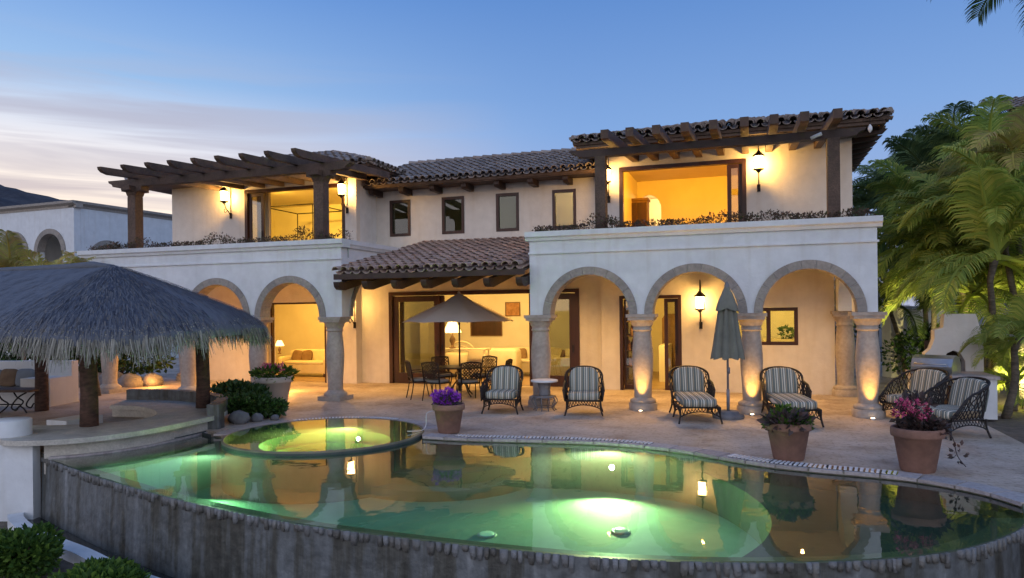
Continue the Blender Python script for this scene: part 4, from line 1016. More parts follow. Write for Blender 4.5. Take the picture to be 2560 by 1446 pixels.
# soffit downlights of the loggias
def down(u, v, z, E, c=WARM):
    t = thing('ceiling_downlight', 'small round downlight in the loggia ceiling', 'ceiling light', W(u, v, z), 0, 'loggia downlights')
    b = MB(); b.lathe([(.06, 0), (.06, -.012), (.045, -.012), (.04, -.004), (.001, -.004)], n=16, cap=False); b.build('light_trim', 'white_plastic', t)
    light('downlight', 'SPOT', W(u, v, z-.03), E, c, .03, None, 140, W(u, v-.35, 0), 1.0)
for u in (-1.1, 1.1, 3.2): down(u, 1.7, 3.22, 230)
for u in (-8.7, -10.8, -13.2): down(u, 1.7, 3.22, 230)
for u in (-6.2, -4.4, -2.9): light('eave_lamp', 'SPOT', W(u, 2.0, 3.1), 170, WARM, .03, None, 120, W(u, 2.9, 0), 1.0)
for k, (px, u, v) in enumerate(((1599, .0, -.50), (1877, 2.19, -.50), (2168, 4.34, -.50))):
    t = thing('uplight', ['small in-ground uplight at the foot of the column left of the closed parasol', 'small in-ground uplight at the column foot right of the closed parasol', 'small in-ground uplight at the foot of the last column on the right'][k], 'uplight', W(u, v, 0), 0, 'in-ground uplights')
    b = MB(); b.lathe([(.055, .0), (.055, .02), (.045, .026)], n=16); b.build('light_trim', 'steel', t)
    b = MB(); b.lathe([(.040, .022), (.03, .03), (.001, .033)], n=16); b.build('lens', 'bulb_glow', t)
    p = W(u, v, .06); light('uplight_bulb', 'SPOT', (0, 0, .05), 130, (1, .50, .09), .02, t, 58, None, .8).rotation_euler = (R(180-9), 0, -TH)
for u in (-9.72, -12.0, -14.4): light('column_lamp', 'POINT', W(u, 1.2, .3), 32, (1, .4, .08), .05)

# ================================================================== FURNITURE
def u_path(w, d, t):
    """seat outline seen from above, t 0 front left .. 1 front right through the back (front is -y)"""
    x0 = w/2
    if t < .28: q = t/.28; return (-x0-.02*(1-q), -d/2+q*d*.62)
    if t > .72: q = (1-t)/.28; return (x0+.02*(1-q), -d/2+q*d*.62)
    a = math.pi*(t-.28)/.44; return (-x0*math.cos(a), -d/2+d*.62+(d*.38)*math.sin(a))
def make_wicker(name, label, cat, loc, rz, w=.72, d=.70, back=.93, arm=.60, seat_front=None, lattice=22, group=None, stripes='striped_cloth', barrel=False):
    t = thing(name, label, cat, loc, rz, group)
    def top(q):
        s = min(1, max(0, (math.sin(math.pi*q)-.35)/.5)); s = s*s*(3-2*s)
        if barrel: s = math.sin(math.pi*q)**1.3
        elif .28 <= q <= .72: s = .22+.78*math.sin(math.pi*(q-.28)/.44)**.55
        else: s = .22*(min(q, 1-q)/.28)**1.5
        return arm+(back-arm)*s - (.10*(1-min(1, q/.12)) if q < .12 else .10*(1-min(1, (1-q)/.12)) if q > .88 else 0)
    def pt(q, h):    # h 0 at the seat rail, 1 at the top rail
        x, y = u_path(w, d, q); z = .30+(top(q)-.30)*h; fl = 1+.10*h
        return Vector((x*fl, y+(.10*h if .2 < q < .8 else .03*h), z))
    b = MB(); b.tube([pt(k/40, 1) for k in range(41)], .021, 7); b.tube([pt(k/40, 0) for k in range(41)], .017, 6)
    x0, y0 = w/2, -d/2
    b.tube([(-x0, y0, .30), (x0, y0, .30)], .018, 6)
    for q in (0, 1): b.tube([pt(q, 0), pt(q, .5)+Vector((0, -.02, 0)), pt(q, 1)], .017, 6)
    b.build('frame', 'wicker', t)
    for sx, yy, s in ((-1, y0+.02, 1), (1, y0+.02, 1), (-1, d/2-.12, -1), (1, d/2-.12, -1)):
        l = MB(); l.tube(smooth_line([(sx*(x0-.02), yy, .30), (sx*(x0-.015), yy, .16), (sx*(x0+.03), yy-.035*s, .0)], 4), .018, 6); l.build('leg', 'wicker', t)
    b = MB(); n = lattice
    for k in range(-3, n+1):
        for sgn in (1, -1):
            pts = []
            for j in range(7):
                q = (k+ (j/6)*3.0 if sgn > 0 else k+3-(j/6)*3.0)/n
                if 0 <= q <= 1: pts.append(pt(q, j/6))
            if len(pts) > 1: b.tube(pts, .0105, 4, False)
    b.build('lattice', 'wicker', t)
    b = MB()   # bowed apron under the seat rail, front and sides
    for (ax, ay, bx_, by) in ((-x0, y0, x0, y0), (-x0, y0, -x0, d/2-.12), (x0, y0, x0, d/2-.12)):
        A = Vector((ax, ay, 0)); B = Vector((bx_, by, 0))
        arc = [A.lerp(B, k/12)+Vector((0, 0, .12+.10*math.sin(math.pi*k/12)**.7)) for k in range(13)]
        b.tube(arc, .011, 5)
        for k in range(1, 12):
            b.tube([arc[k], A.lerp(B, (k+.6)/12.6)+Vector((0, 0, .30))], .007, 4, False); b.tube([arc[k], A.lerp(B, (k-.6)/12.6)+Vector((0, 0, .30))], .007, 4, False)
    b.build('apron', 'wicker', t)
    sf = seat_front if seat_front is not None else y0-.02
    b = MB(); b.pad(-x0+.03, x0-.03, sf, d/2-.10, .30, .46, None, .32); b.build('seat_cushion', stripes, t)
    b = MB(); mm_ = Matrix.Translation((0, d/2-.13, .42)) @ Matrix.Rotation(R(-14), 4, 'X')
    n_ = 16; hh = back-.42+.01; ww = x0-.045
    prof = [(-ww, 0), (ww, 0)] + [(ww*math.cos(a)**.55 if math.cos(a) > 0 else 0, hh*.55+hh*.45*math.sin(a)) for a in [math.pi/2*k/8 for k in range(9)]] + [(-ww*math.cos(a)**.55 if math.cos(a) > 0 else 0, hh*.55+hh*.45*math.sin(a)) for a in [math.pi/2*(8-k)/8 for k in range(1, 9)]]
    cxz = (0, hh*.45)
    rings = []
    for (yy, s) in ((-.075, .80), (-.07, .93), (-.03, 1.0), (.03, 1.0), (.065, .9)):
        rings.append([mm_ @ Vector((cxz[0]+(x-cxz[0])*s, yy, cxz[1]+(z-cxz[1])*s)) for x, z in prof])
    k = len(prof); vs = [p for r_ in rings for p in r_]
    b.add(vs, [(i*k+j, i*k+(j+1) % k, (i+1)*k+(j+1) % k, (i+1)*k+j) for i in range(4) for j in range(k)] + [tuple(range(k))[::-1], tuple(range(4*k, 5*k))], True)
    b.build('back_cushion', stripes, t)
    return t
GA = 'striped wicker seats in a row before the arcade'
make_wicker('armchair', 'striped wicker armchair between the dining set and the small round side table', 'armchair', W(-2.78, -1.15), -TH+.12, .70, .68, group=GA)
make_wicker('armchair', 'striped wicker armchair just right of the small round side table', 'armchair', W(-1.08, -1.00), -TH+.20, .70, .68, group=GA)
def chaise(loc, rz, label):
    t = make_wicker('chaise_lounge', label, 'chaise longue', loc, rz, .72, .70, .93, .62, seat_front=-1.28, group=GA)
    for o in t.children:
        if o.name.startswith('seat_cushion'): pass
    b = MB(); y0, y1 = -.35, -1.20; x0 = .36
    b.tube([(-x0, y0, .30), (-x0, y1, .30), (x0, y1, .30), (x0, y0, .30)], .018, 6)
    for sx in (-1, 1):
        arc = [Vector((sx*x0, y0+(y1-y0)*k/10, .12+.12*math.sin(math.pi*k/10)**.7)) for k in range(11)]; b.tube(arc, .011, 5)
        for k in range(1, 10): b.tube([arc[k], (sx*x0, arc[k].y+.04, .30)], .007, 4, False); b.tube([arc[k], (sx*x0, arc[k].y-.04, .30)], .007, 4, False)
    arc = [Vector((-x0+2*x0*k/12, y1, .12+.10*math.sin(math.pi*k/12)**.7)) for k in range(13)]; b.tube(arc, .011, 5)
    for k in range(1, 12): b.tube([arc[k], (arc[k].x+.04, y1, .30)], .007, 4, False); b.tube([arc[k], (arc[k].x-.04, y1, .30)], .007, 4, False)
    b.build('foot_frame', 'wicker', t)
    for sx in (-1, 1):
        l = MB(); l.tube(smooth_line([(sx*x0, y1, .30), (sx*x0, y1, .15), (sx*(x0+.03), y1-.03, 0)], 4), .018, 6); l.build('leg', 'wicker', t)
chaise(W(1.02, -.62), -TH+.22, 'striped wicker chaise longue left of the closed parasol')
chaise(W(2.78, -.52), -TH+.18, 'striped wicker chaise longue behind the green potted plant, right of the closed parasol')
make_wicker('wicker_chair', 'dark lattice barrel chair with beige striped cushions, the nearer one beside the barbecue', 'wicker chair', (7.22, 11.85, 0), R(-78), .78, .82, .92, .50, lattice=26, group='dark barrel chairs by the barbecue', barrel=True)
make_wicker('wicker_chair', 'dark lattice barrel chair farther back, between the last column and the barbecue', 'wicker chair', (7.55, 13.5, 0), R(-66), .80, .84, .92, .50, lattice=26, group='dark barrel chairs by the barbecue', barrel=True)

# small round side table
t = thing('side_table', 'small round side table with pale top and basket-like iron base between the armchairs', 'side table', W(-2.00, -.70))
b = MB(); b.lathe([(.26, .60), (.29, .605), (.29, .64), (.27, .645)], n=32); b.build('table_top', 'stucco', t)
b = MB(); b.lathe([(.10, .30), (.13, .33), (.12, .45), (.14, .56), (.20, .60)], n=12, smooth=False); b.lathe([(.24, .28), (.25, .30), (.10, .31)], n=24); b.build('stem', 'rock', t)
b = MB()
for k in range(10):
    a = 2*math.pi*k/10; ca, sa = math.cos(a), math.sin(a)
    b.tube(smooth_line([(.22*ca, .22*sa, .29), (.27*ca, .27*sa, .20), (.20*ca, .20*sa, .07), (.25*ca, .25*sa, .0)], 4), .012, 5)
b.tube([(.2*math.cos(2*math.pi*k/16), .2*math.sin(2*math.pi*k/16), .07) for k in range(17)], .01, 5); b.build('basket_base', 'rock', t)

# dining set
dc = W(-4.75, 1.25)
t = thing('dining_table', 'round iron dining table with lattice top under the open parasol', 'table', dc)
b = MB(); b.lathe([(.58, .71), (.62, .715), (.62, .735), (.60, .74), (.03, .74)], n=40, cap=False); b.build('table_top', 'iron', t)
b = MB(); b.lathe([(.05, .74), (.05, .35), (.08, .3), (.05, .25), (.05, .12)], n=12)
b.build('pedestal', 'iron', t)
for k in range(4):
    a = math.pi/4+math.pi/2*k; b = MB(); b.tube(smooth_line([(.0, .0, .45), (.22*math.cos(a), .22*math.sin(a), .28), (.30*math.cos(a), .30*math.sin(a), .12), (.42*math.cos(a), .42*math.sin(a), .0)], 4), .018, 6); b.build('leg', 'iron', t)
def make_dining(label, loc, rz):
    t = thing('dining_chair', label, 'chair', loc, rz, 'iron chairs round the dining table')
    b = MB(); b.tube([(-.24, -.22, .42), (.24, -.22, .42), (.22, .22, .42), (-.22, .22, .42), (-.24, -.22, .42)], .014, 6); b.box(-.22, .22, -.21, .21, .415, .425); b.build('seat_frame', 'iron', t)
    def bp_(x, z): return Vector((x, .22+(z-.42)*.18, z))
    b = MB(); b.tube([bp_(-.22, .42), bp_(-.24, .70), bp_(-.235, .90), bp_(-.12, .915), bp_(0, .925), bp_(.12, .915), bp_(.235, .90), bp_(.24, .70), bp_(.22, .42)], .019, 6); b.tube([bp_(-.23, .52), bp_(.23, .52)], .010, 5); b.build('back_frame', 'iron', t)
    b = MB()
    for k in range(-4, 7):
        for s in (1, -1):
            pts = []
            for j in range(9):
                z = .52+j*.048; x = s*(-.23+k*.077+j*.048)
                if abs(x) < .235: pts.append(bp_(x, z))
            if len(pts) > 1: b.tube(pts, .010, 4, False)
    for (x, z) in ((-.12, .64), (0, .72), (.12, .64), (-.06, .82), (.08, .82)): b.tube([bp_(x+.035*math.cos(a*.785), z+.035*math.sin(a*.785)) for a in range(9)], .007, 4, False)
    b.build('back_lattice', 'iron', t)
    for sx in (-1, 1):
        b = MB(); b.tube(smooth_line([(sx*.24, .25, .66), (sx*.28, .05, .67), (sx*.27, -.20, .64), (sx*.25, -.20, .42)], 4), .013, 6); b.build('arm', 'iron', t)
        for yy, s in ((-.21, -1), (.21, 1)):
            b = MB(); b.tube(smooth_line([(sx*.22, yy, .42), (sx*.235, yy+.03*s, .22), (sx*.24, yy+.08*s, .0)], 4), [.016]*3+[.012]*6 if False else .014, 6); b.build('leg', 'iron', t)
    b = MB(); b.pad(-.23, .23, -.22, .21, .425, .50, None, .4); b.build('seat_cushion', 'grey_cushion', t)
    return t
ch = [(-150, 1.02, 'iron dining chair at the far left of the round table'), (-112, .92, 'iron dining chair with lattice back turned to the pool, left of the table front'), (-64, .92, 'iron dining chair with lattice back turned to the pool, right of the table front'),
      (-8, 1.0, 'iron dining chair at the right side of the table, nearest the armchair'), (62, .9, 'iron dining chair behind the parasol pole, facing the pool'), (128, .95, 'iron dining chair behind the table on its left, facing the pool')]
first = None
for a, rr, lb in ch:
    a_ = R(a)-TH*.5; p = dc+Vector((rr*math.cos(a_), rr*math.sin(a_), 0)); rz = a_-math.pi/2
    if first is None: first = make_dining(lb, p, rz)
    else: dup(first, p, rz, lb)
# open parasol
t = thing('parasol', 'open beige parasol on a pole through the round dining table', 'parasol', dc)
b = MB(); b.tube([(0, 0, .741), (0, 0, 2.52)], .022, 8); b.build('pole', 'dark_wood', t)
b = MB(); n = 8; vs = []; RR = 1.42
for i in range(9):
    s = i/8
    for k in range(n*4):
        a = 2*math.pi*(k/(n*4))+R(12); f = (k % 4)/4; edge = 1-.055*math.sin(math.pi*f)
        rr = .10+(RR*edge-.10)*s; z = 2.46-.60*s**1.15-.05*math.sin(math.pi*s)*math.sin(math.pi*f) - (0.0 if f == 0 else -.02*s*math.sin(math.pi*f))
        vs.append((rr*math.cos(a), rr*math.sin(a), z))
m_ = n*4
b.add(vs, [(i*m_+k, i*m_+(k+1) % m_, (i+1)*m_+(k+1) % m_, (i+1)*m_+k) for i in range(8) for k in range(m_)], True)
o = b.build('canopy', 'parasol_cloth', t)
v = MB(); v.lathe([(.34, 2.37), (.20, 2.47), (.08, 2.54), (.03, 2.56), (.035, 2.60), (.01, 2.62)], n=16); v.build('vent_cap', 'parasol_cloth', t)
for k in range(8):
    a = 2*math.pi*k/8+R(12); b = MB(); b.tube([(.08*math.cos(a), .08*math.sin(a), 2.42), (RR*.97*math.cos(a), RR*.97*math.sin(a), 1.85)], .009, 4); b.build('rib', 'dark_wood', t)
# closed parasol
t = thing('closed_parasol', 'closed grey green parasol on a stepped round base before the middle arches', 'parasol', W(1.75, -.91))
b = MB(); b.tube([(0, 0, .1), (0, 0, 2.5)], .022, 8); b.tube([(0, 0, .1), (0, 0, .55)], .032, 8); b.tube([(.0, -.05, .86), (.0, -.05, .98)], .03, 6); b.build('pole', 'rock', t)
b = MB(); b.lathe([(.29, .0), (.30, .03), (.29, .07), (.22, .085), (.20, .12), (.19, .135), (.04, .14)], n=36); b.build('base', 'rock', t)
b = MB(); m_ = 32; vs = []; prof = [(2.50, .05), (2.42, .07), (2.30, .11), (2.12, .16), (2.0, .185), (1.7, .23), (1.4, .275), (1.2, .31), (1.13, .32)]
for z, r_ in prof:
    for k in range(m_):
        a = 2*math.pi*k/m_; f = abs(math.sin(a*4)); q = r_*(.62+.42*f); zz = z+(.05*(1-f) if z < 1.3 else 0)
        vs.append((q*math.cos(a), q*math.sin(a)*.8, zz))
b.add(vs, [(i*m_+k, (i+1)*m_+k, (i+1)*m_+(k+1) % m_, i*m_+(k+1) % m_) for i in range(len(prof)-1) for k in range(m_)], True)
b.build('canopy', 'parasol_green', t)
b = MB(); vs = []
for z, r_ in ((2.54, .05), (2.50, .07), (2.35, .15), (2.14, .235), (2.07, .25)):
    for k in range(m_):
        a = 2*math.pi*k/m_; f = abs(math.sin(a*2+.5)); q = r_*(.72+.30*f); vs.append((q*math.cos(a), q*math.sin(a)*.8, z+(.06*(1-f) if z < 2.2 else 0)))
b.add(vs, [(i*m_+k, (i+1)*m_+k, (i+1)*m_+(k+1) % m_, i*m_+(k+1) % m_) for i in range(4) for k in range(m_)], True); b.build('vent_flap', 'parasol_green', t)
b = MB(); b.lathe([(.03, 2.5), (.05, 2.55), (.035, 2.6), (.01, 2.64)], n=12); b.build('finial', 'rock', t)

# flower pots
def pot(name, label, loc, r, h, plant, seed, mat='terracotta'):
    t = thing(name, label, 'flower pot', loc); rnd = random.Random(seed)
    b = MB(); b.lathe([(r*.62, 0), (r*.66, .02), (r*.88, h*.78), (r*.98, h*.80), (r, h*.84), (r*1.0, h*.96), (r*.97, h), (r*.88, h), (r*.86, h*.9)], n=36, cap=False)
    b.add([(r*.62*math.cos(a*.35), r*.62*math.sin(a*.35), .001) for a in range(18)], [tuple(range(18))]); b.build('pot', mat, t)
    b = MB(); b.lathe([(r*.87, h*.9), (.001, h*.93)], n=24, cap=False); b.build('soil', 'soil', t)
    plant(t, r, h, rnd); return t
def petals(mb, c, r, n, size, rnd):
    foliage(mb, c, (r, r, r*.8), n, size, rnd, shell=.3)
def p_purple(t, r, h, rnd):
    b = MB(); foliage(b, (-.04, 0, h+.02), (r*.7, r*.7, .12), 160, .10, rnd, shell=.2); b.build('leaves', 'leaf_bronze', t)
    b = MB(); 
    for _k in range(26): petals(b, (rnd.uniform(-.22, .16), rnd.uniform(-.16, .14), h+rnd.uniform(.03, .24)), rnd.uniform(.04, .075), 60, .038, rnd)
    b.build('flowers', 'petal_purple', t)
def p_green(t, r, h, rnd):
    b = MB(); foliage(b, (0, 0, h-.02), (r*.92, r*.92, .12), 520, .09, rnd, shell=.2); foliage(b, (-.08, 0, h+.07), (r*.4, r*.4, .15), 260, .08, rnd, shell=.2); foliage(b, (.14, .05, h+.04), (r*.4, r*.4, .12), 220, .08, rnd, shell=.2); b.build('leaves', 'shrub_leaf', t)
    b = MB(); foliage(b, (-.05, -.1, h), (r*.9, r*.8, .12), 200, .12, rnd, shell=.3); b.build('dark_leaves', 'leaf_bronze', t)
    b = MB()
    for k in range(2): petals(b, (.2+.06*k, -.1, h+.10), .012, 9, .025, rnd)
    b.build('flowers', 'petal_pink', t)
def p_pink(t, r, h, rnd):
    b = MB(); foliage(b, (.08, 0, h+.0), (r*.85, r*.85, .12), 480, .10, rnd, shell=.3); foliage(b, (-.05, 0, h+.2), (r*.7, r*.6, .25), 160, .09, rnd, shell=.3)
    for k in range(10): b.tube([(0, 0, h), (rnd.uniform(-.3, .1), rnd.uniform(-.1, .1), h+.25), (rnd.uniform(-.35, .1), rnd.uniform(-.15, .1), h+.42)], .006, 4)
    b.tube(smooth_line([(.25, -.1, h), (.38, -.12, h*.8), (.42, -.15, h*.4), (.50, -.2, h*.15)], 4), .006, 4); foliage(b, (.44, -.15, h*.45), (.08, .06, .12), 20, .07, rnd)
    b.build('leaves', 'leaf_bronze', t)
    b = MB()
    for k in range(20): petals(b, (rnd.uniform(-.30, .10), rnd.uniform(-.2, .1), h+rnd.uniform(.10, .36)), rnd.uniform(.025, .05), 40, .035, rnd)
    b.build('flowers', 'petal_pink', t)
def p_mixed(t, r, h, rnd):
    b = MB(); foliage(b, (0, 0, h+.05), (r*1.15, r*1.1, .16), 500, .12, rnd, shell=.3); b.build('leaves', 'shrub_leaf', t)
    b = MB()
    for k in range(14): petals(b, (rnd.uniform(-.3, .3), rnd.uniform(-.2, .1), h+rnd.uniform(.1, .28)), .04, 26, .05, rnd)
    b.build('flowers', 'petal_pink', t)
pot('flower_pot', 'terracotta pot of bright purple flowers between the spa and the pool', (-1.13, 12.62, .013), .285, .50, p_purple, 3)
pot('flower_pot', 'terracotta pot of leafy green plants in front of the right chaise longue', (3.86, 10.12, .0), .315, .53, p_green, 4)
pot('flower_pot', 'terracotta pot of pink flowers over dark leaves, nearest on the right', (5.23, 9.33, .0), .315, .56, p_pink, 5)
pot('flower_pot', 'tall tapered pot of pink flowers beside the bushes at the left arcade', (-5.55, 16.75, 0), .43, .66, p_mixed, 6, 'parasol_cloth')
b = MB(); b.tube(smooth_line([(-1.45, 12.95, .34), (-1.55, 12.9, .30), (-1.56, 12.85, .1), (-1.62, 12.75, .03), (-1.75, 12.6, .04), (-1.85, 12.55, .05)], 5), .008, 5); tag(b.build('power_cable', 'white_plastic'), 'thin pale cable hanging beside the pot of purple flowers', 'cable')
# bushes between bar and spa
bush('leafy_bush', (-5.45, 14.6, .0), (.55, .5, .24), 2400, .11, 'leaf_dark', 'dense green bush low beside the bar, nearest the spa', 61, 'bush', 'bushes beside the bar')
bush('leafy_bush', (-6.0, 15.9, .0), (.62, .55, .34), 2400, .12, 'leaf_dark', 'dense green bush in front of the tall tapered pot', 62, 'bush', 'bushes beside the bar')
bush('leafy_bush', (-5.0, 14.75, .0), (.35, .35, .20), 1000, .10, 'leaf_dark', 'small dark bush at the right edge of the planting by the spa', 63, 'bush', 'bushes beside the bar')
for k, (x, y, s) in enumerate(((-5.3, 13.95, .20), (-5.05, 14.2, .13), (-5.45, 14.15, .15), (-4.75, 14.35, .09))):
    b = MB(); b.blob((0, 0, 0), (s, s*.8, s*.75), 9, 6, .12); o = b.build('rock', 'rock', loc=(x, y, s*.55)); tag(o, ['large grey rock at the corner of bar and spa', 'rock behind the large grey one, touching the bushes', 'rock against the bar end pier', 'small rock at the rim of the spa'][k], 'rock', 'rocks by the spa')

# ================================================================== INSIDE THE LIT ROOMS
def P3(u, v, z): return W(u, v, z)
def frame_box(mb, u0, u1, v0, v1, z0, z1, r=.015):
    for z in (z0, z1):
        mb.tube([(u0, v0, z), (u1, v0, z), (u1, v1, z), (u0, v1, z), (u0, v0, z)], r, 4)
    for u, v in ((u0, v0), (u1, v0), (u1, v1), (u0, v1)): mb.tube([(u, v, z0), (u, v, z1)], r, 4)
def table_lamp(u, v, z, label, s=1.0, E=14):
    t = thing('table_lamp', label, 'lamp', W(u, v, z)); t.scale = (s,)*3
    b = MB(); b.lathe([(.10, 0), (.11, .02), (.05, .05), (.045, .12), (.085, .20), (.09, .27), (.04, .36), (.02, .42), (.012, .48)], n=16); b.build('lamp_base', 'brown_fabric', t)
    b = MB(); b.lathe([(.27, .46), (.24, .54), (.17, .68), (.12, .78)], n=28, cap=False); b.build('lamp_shade', 'lamp_shade_glow', t)
    b = MB(); b.lathe([(.012, .78), (.02, .80), (.005, .83)], n=8); b.build('finial', 'iron', t)
emis('lamp_shade_glow', (1, .66, .26), 2.2)
def sofa(u, v, w, d, label, rz=0, mat='cream_fabric', pil='brown_fabric', npil=2):
    t = thing('sofa', label, 'sofa', W(u, v, .01), -TH+rz)
    b = MB(); b.box(-w/2, w/2, -d/2, d/2, .12, .40); b.pad(-w/2+.12, w/2-.12, -d/2+.0, d/2-.2, .38, .52); b.build('seat', mat, t)
    b = MB(); b.pad(-w/2, w/2, d/2-.24, d/2, .3, .88); b.build('backrest', mat, t)
    for sx in (-1, 1):
        b = MB(); b.pad(sx*w/2-.09, sx*w/2+.09, -d/2, d/2, .05, .66); b.build('armrest', mat if npil < 3 else 'brown_fabric', t)
        for sy in (-1, 1):
            b = MB(); b.box(sx*(w/2-.04)-.03, sx*(w/2-.04)+.03, sy*(d/2-.06)-.03, sy*(d/2-.06)+.03, .0, .12); b.build('leg', 'dark_wood', t)
    for k in range(npil):
        b = MB(); m_ = Matrix.Translation((-w/2+.38+k*.38, d/2-.30, .66)) @ Matrix.Rotation(R(-18), 4, 'X') @ Matrix.Rotation(R(8*(-1)**k), 4, 'Y'); b.pad(-.2, .2, -.06, .06, -.19, .19, m_, .5); b.build('pillow', pil, t)
    return t
sofa(-11.9, 5.3, 1.75, .8, 'cream sofa with patterned pillows inside the left ground floor room')
sofa(-4.7, 7.1, 2.2, .9, 'white sofa with pillows at the back of the living room')
sofa(-3.5, 6.3, .95, .85, 'cream armchair at the right of the living room', rz=R(-70), npil=1)
table_lamp(-6.62, 5.2, .97, 'lit table lamp with pale conical shade behind the open parasol', 1.05)
table_lamp(-13.4, 5.8, .70, 'small lit lamp at the left edge of the ground floor sitting room', .6)
t = thing('console_table', 'pale console table carrying the lit lamp in the living room', 'table', W(-6.3, 5.25, .01), -TH)
b = MB(); b.box(-.85, .85, -.25, .25, .90, .95); b.build('table_top', 'cream_fabric', t)
for sx in (-1, 1):
    for sy in (-1, 1):
        b = MB(); b.tube([(sx*.78, sy*.2, .0), (sx*.78, sy*.2, .9)], .025, 6); b.build('leg', 'cream_fabric', t)
t = thing('low_cabinet', 'low white rounded counter in the living room behind the dining table', 'cabinet', W(-5.6, 6.0, .01), -TH)
b = MB(); b.pad(-.75, .9, -.3, .3, .0, .92, None, .2); b.build('body', 'cream_fabric', t)
t = thing('rattan_chair', 'white arched chair back behind the console table', 'chair', W(-6.9, 6.6, .01), -TH)
b = MB(); b.tube([(-.45*math.cos(math.pi*k/16), 0, .75+.35*math.sin(math.pi*k/16)) for k in range(17)], .03, 6); b.tube([(-.28*math.cos(math.pi*k/12), 0, .75+.2*math.sin(math.pi*k/12)) for k in range(13)], .02, 6); b.build('backrest', 'cream_fabric', t)
b = MB(); b.pad(-.45, .45, -.6, .05, .3, .76); b.build('seat', 'cream_fabric', t)
def picture(u, v, z, w, h, label, mat='picture_art'):
    t = thing('picture', label, 'picture', W(u, v, z), -TH)
    b = MB(); frame_rect(b, -w/2, w/2, -h/2, h/2, -.03, 0, .035); b.build('picture_frame', 'brown_fabric', t)
    b = MB(); b.box(-w/2+.03, w/2-.03, -.012, -.002, -h/2+.03, h/2-.03); b.build('picture_panel', mat, t)
picture(-5.75, 8.59, 2.16, .55, .50, 'small framed picture on the living room wall at the right of the open parasol')
picture(-6.75, 8.59, 1.52, 1.2, .62, 'wide dark panel on the living room back wall under the parasol edge', 'door_wood')
b = MB(); b.box(-8.2, -7.9, 6.2, 7.4, .01, 2.1); o = b.build('bookcase', 'cream_fabric'); o.location = (OX, OY, 0); o.rotation_euler = (0, 0, -TH); tag(o, 'tall pale shelf unit seen through the left leaf of the sliding doors', 'shelf')
# curtains
def curtain(u0, u1, v, z0, z1, label, mat='cream_fabric'):
    n = 36; vs = []; th = .012
    for side in (0, 1):
        for z in (z0, z1):
            for k in range(n+1):
                vs.append((u0+(u1-u0)*k/n, v+.045*math.sin(k*1.3)*(1 if z == z0 else .7)+side*th, z))
    m_ = n+1; fs = [(k, k+1, m_+k+1, m_+k) for k in range(n)] + [(2*m_+k+1, 2*m_+k, 3*m_+k, 3*m_+k+1) for k in range(n)]
    b = MB(); b.add(vs, fs, True); o = b.build('curtain', mat); o.location = (OX, OY, 0); o.rotation_euler = (0, 0, -TH); tag(o, label, 'curtain')
curtain(-12.72, -12.22, 3.80, 3.56, 5.95, 'gathered curtain at the left of the upper left bedroom opening')
curtain(-12.35, -11.95, 3.25, .03, 2.5, 'gathered curtain hanging at the left jamb of the ground floor sitting room')
t = thing('canopy_bed', 'four poster bed with thin iron frame in the upper left bedroom', 'bed', W(-12.3, 5.6, 3.54), -TH)
b = MB(); frame_box(b, -1.0, .9, -.7, 1.2, .35, 2.15, .02); b.build('bed_frame', 'iron', t)
b = MB(); b.pad(-.95, .85, -.65, 1.15, .3, .75, None, .25); b.build('mattress', 'cream_fabric', t)
t = thing('wardrobe', 'dark wooden cabinet at the left of the upper right bedroom', 'cabinet', W(-.98, 6.6, 3.535), -TH)
b = MB(); b.box(-.35, .25, -.25, .25, 0, 1.85); b.build('body', 'brown_fabric', t); b = MB(); b.box(-.38, .28, -.28, .28, 1.851, 1.92); b.build('cornice', 'brown_fabric', t)
for k in (0, 1):
    b = MB(); b.box(-.33+k*.29, -.06+k*.29, -.27, -.251, .08, 1.78); b.build('door', 'door_wood', t)
t = thing('bar_cabinet', 'dark carved wooden cabinet in the hall behind the arcade door', 'cabinet', W(.0, 7.2, .01), -TH)
b = MB(); b.prism([(-.4, 0), (.25, 0), (.25, 1.5), (.1, 1.65), (-.05, 1.95), (-.3, 1.95), (-.4, 1.8)], 'y', -.25, .25); b.build('body', 'brown_fabric', t)
t = thing('shelf_unit', 'tall shelf of bottles and jars just inside the arcade door', 'shelf', W(-.95, 5.0, .01), -TH)
b = MB(); b.box(-.3, -.26, -.6, .6, 0, 2.2)
for z in (.02, .5, .95, 1.35, 1.75, 2.15): b.box(-.26, .12, -.6, .6, z, z+.03)
b.build('shelf_boards', 'brown_fabric', t)
b = MB(); rnd = random.Random(3)
for z in (.53, .98, 1.38, 1.78):
    for k in range(6): b.lathe([(.05, 0), (.05, .16), (.02, .22), (.02, .27)], (-.02+rnd.uniform(-.05, .05), -.5+k*.2, z), 8)
b.build('jars', 'picture_art', t)
b = MB(); b.box(-.12, .12, -.6, .6, .0, 1.05); o = b.build('half_wall', 'room_plaster', loc=None); o.location = W(-.22, 6.2, .01); o.rotation_euler = (0, 0, -TH); tag(o, 'low white half wall inside the hall door', 'half wall')
t = thing('kitchen_shelf', 'small kitchen counter with a plant behind the ground floor window', 'counter', W(3.2, 5.6, .01), -TH)
b = MB(); b.box(-.7, .5, -.3, .3, 0, 1.25); b.build('body', 'cream_fabric', t)
b = MB(); foliage(b, (-.1, -.1, 1.42), (.16, .16, .14), 90, .12, random.Random(2)); b.build('plant', 'shrub_leaf', t)
# wall bulbs seen through the fourth upper window
for k in range(3):
    t = thing('wall_sconce', 'tiny lit bulb low in the rightmost of the four upper windows', 'lamp', W(-3.02+k*.2, 5.6, 4.62), 0, 'bulbs behind the upper window')
    b = MB(); b.lathe([(.001, -.03), (.028, 0), (.001, .03)], n=8); b.build('bulb', 'bulb_glow', t)
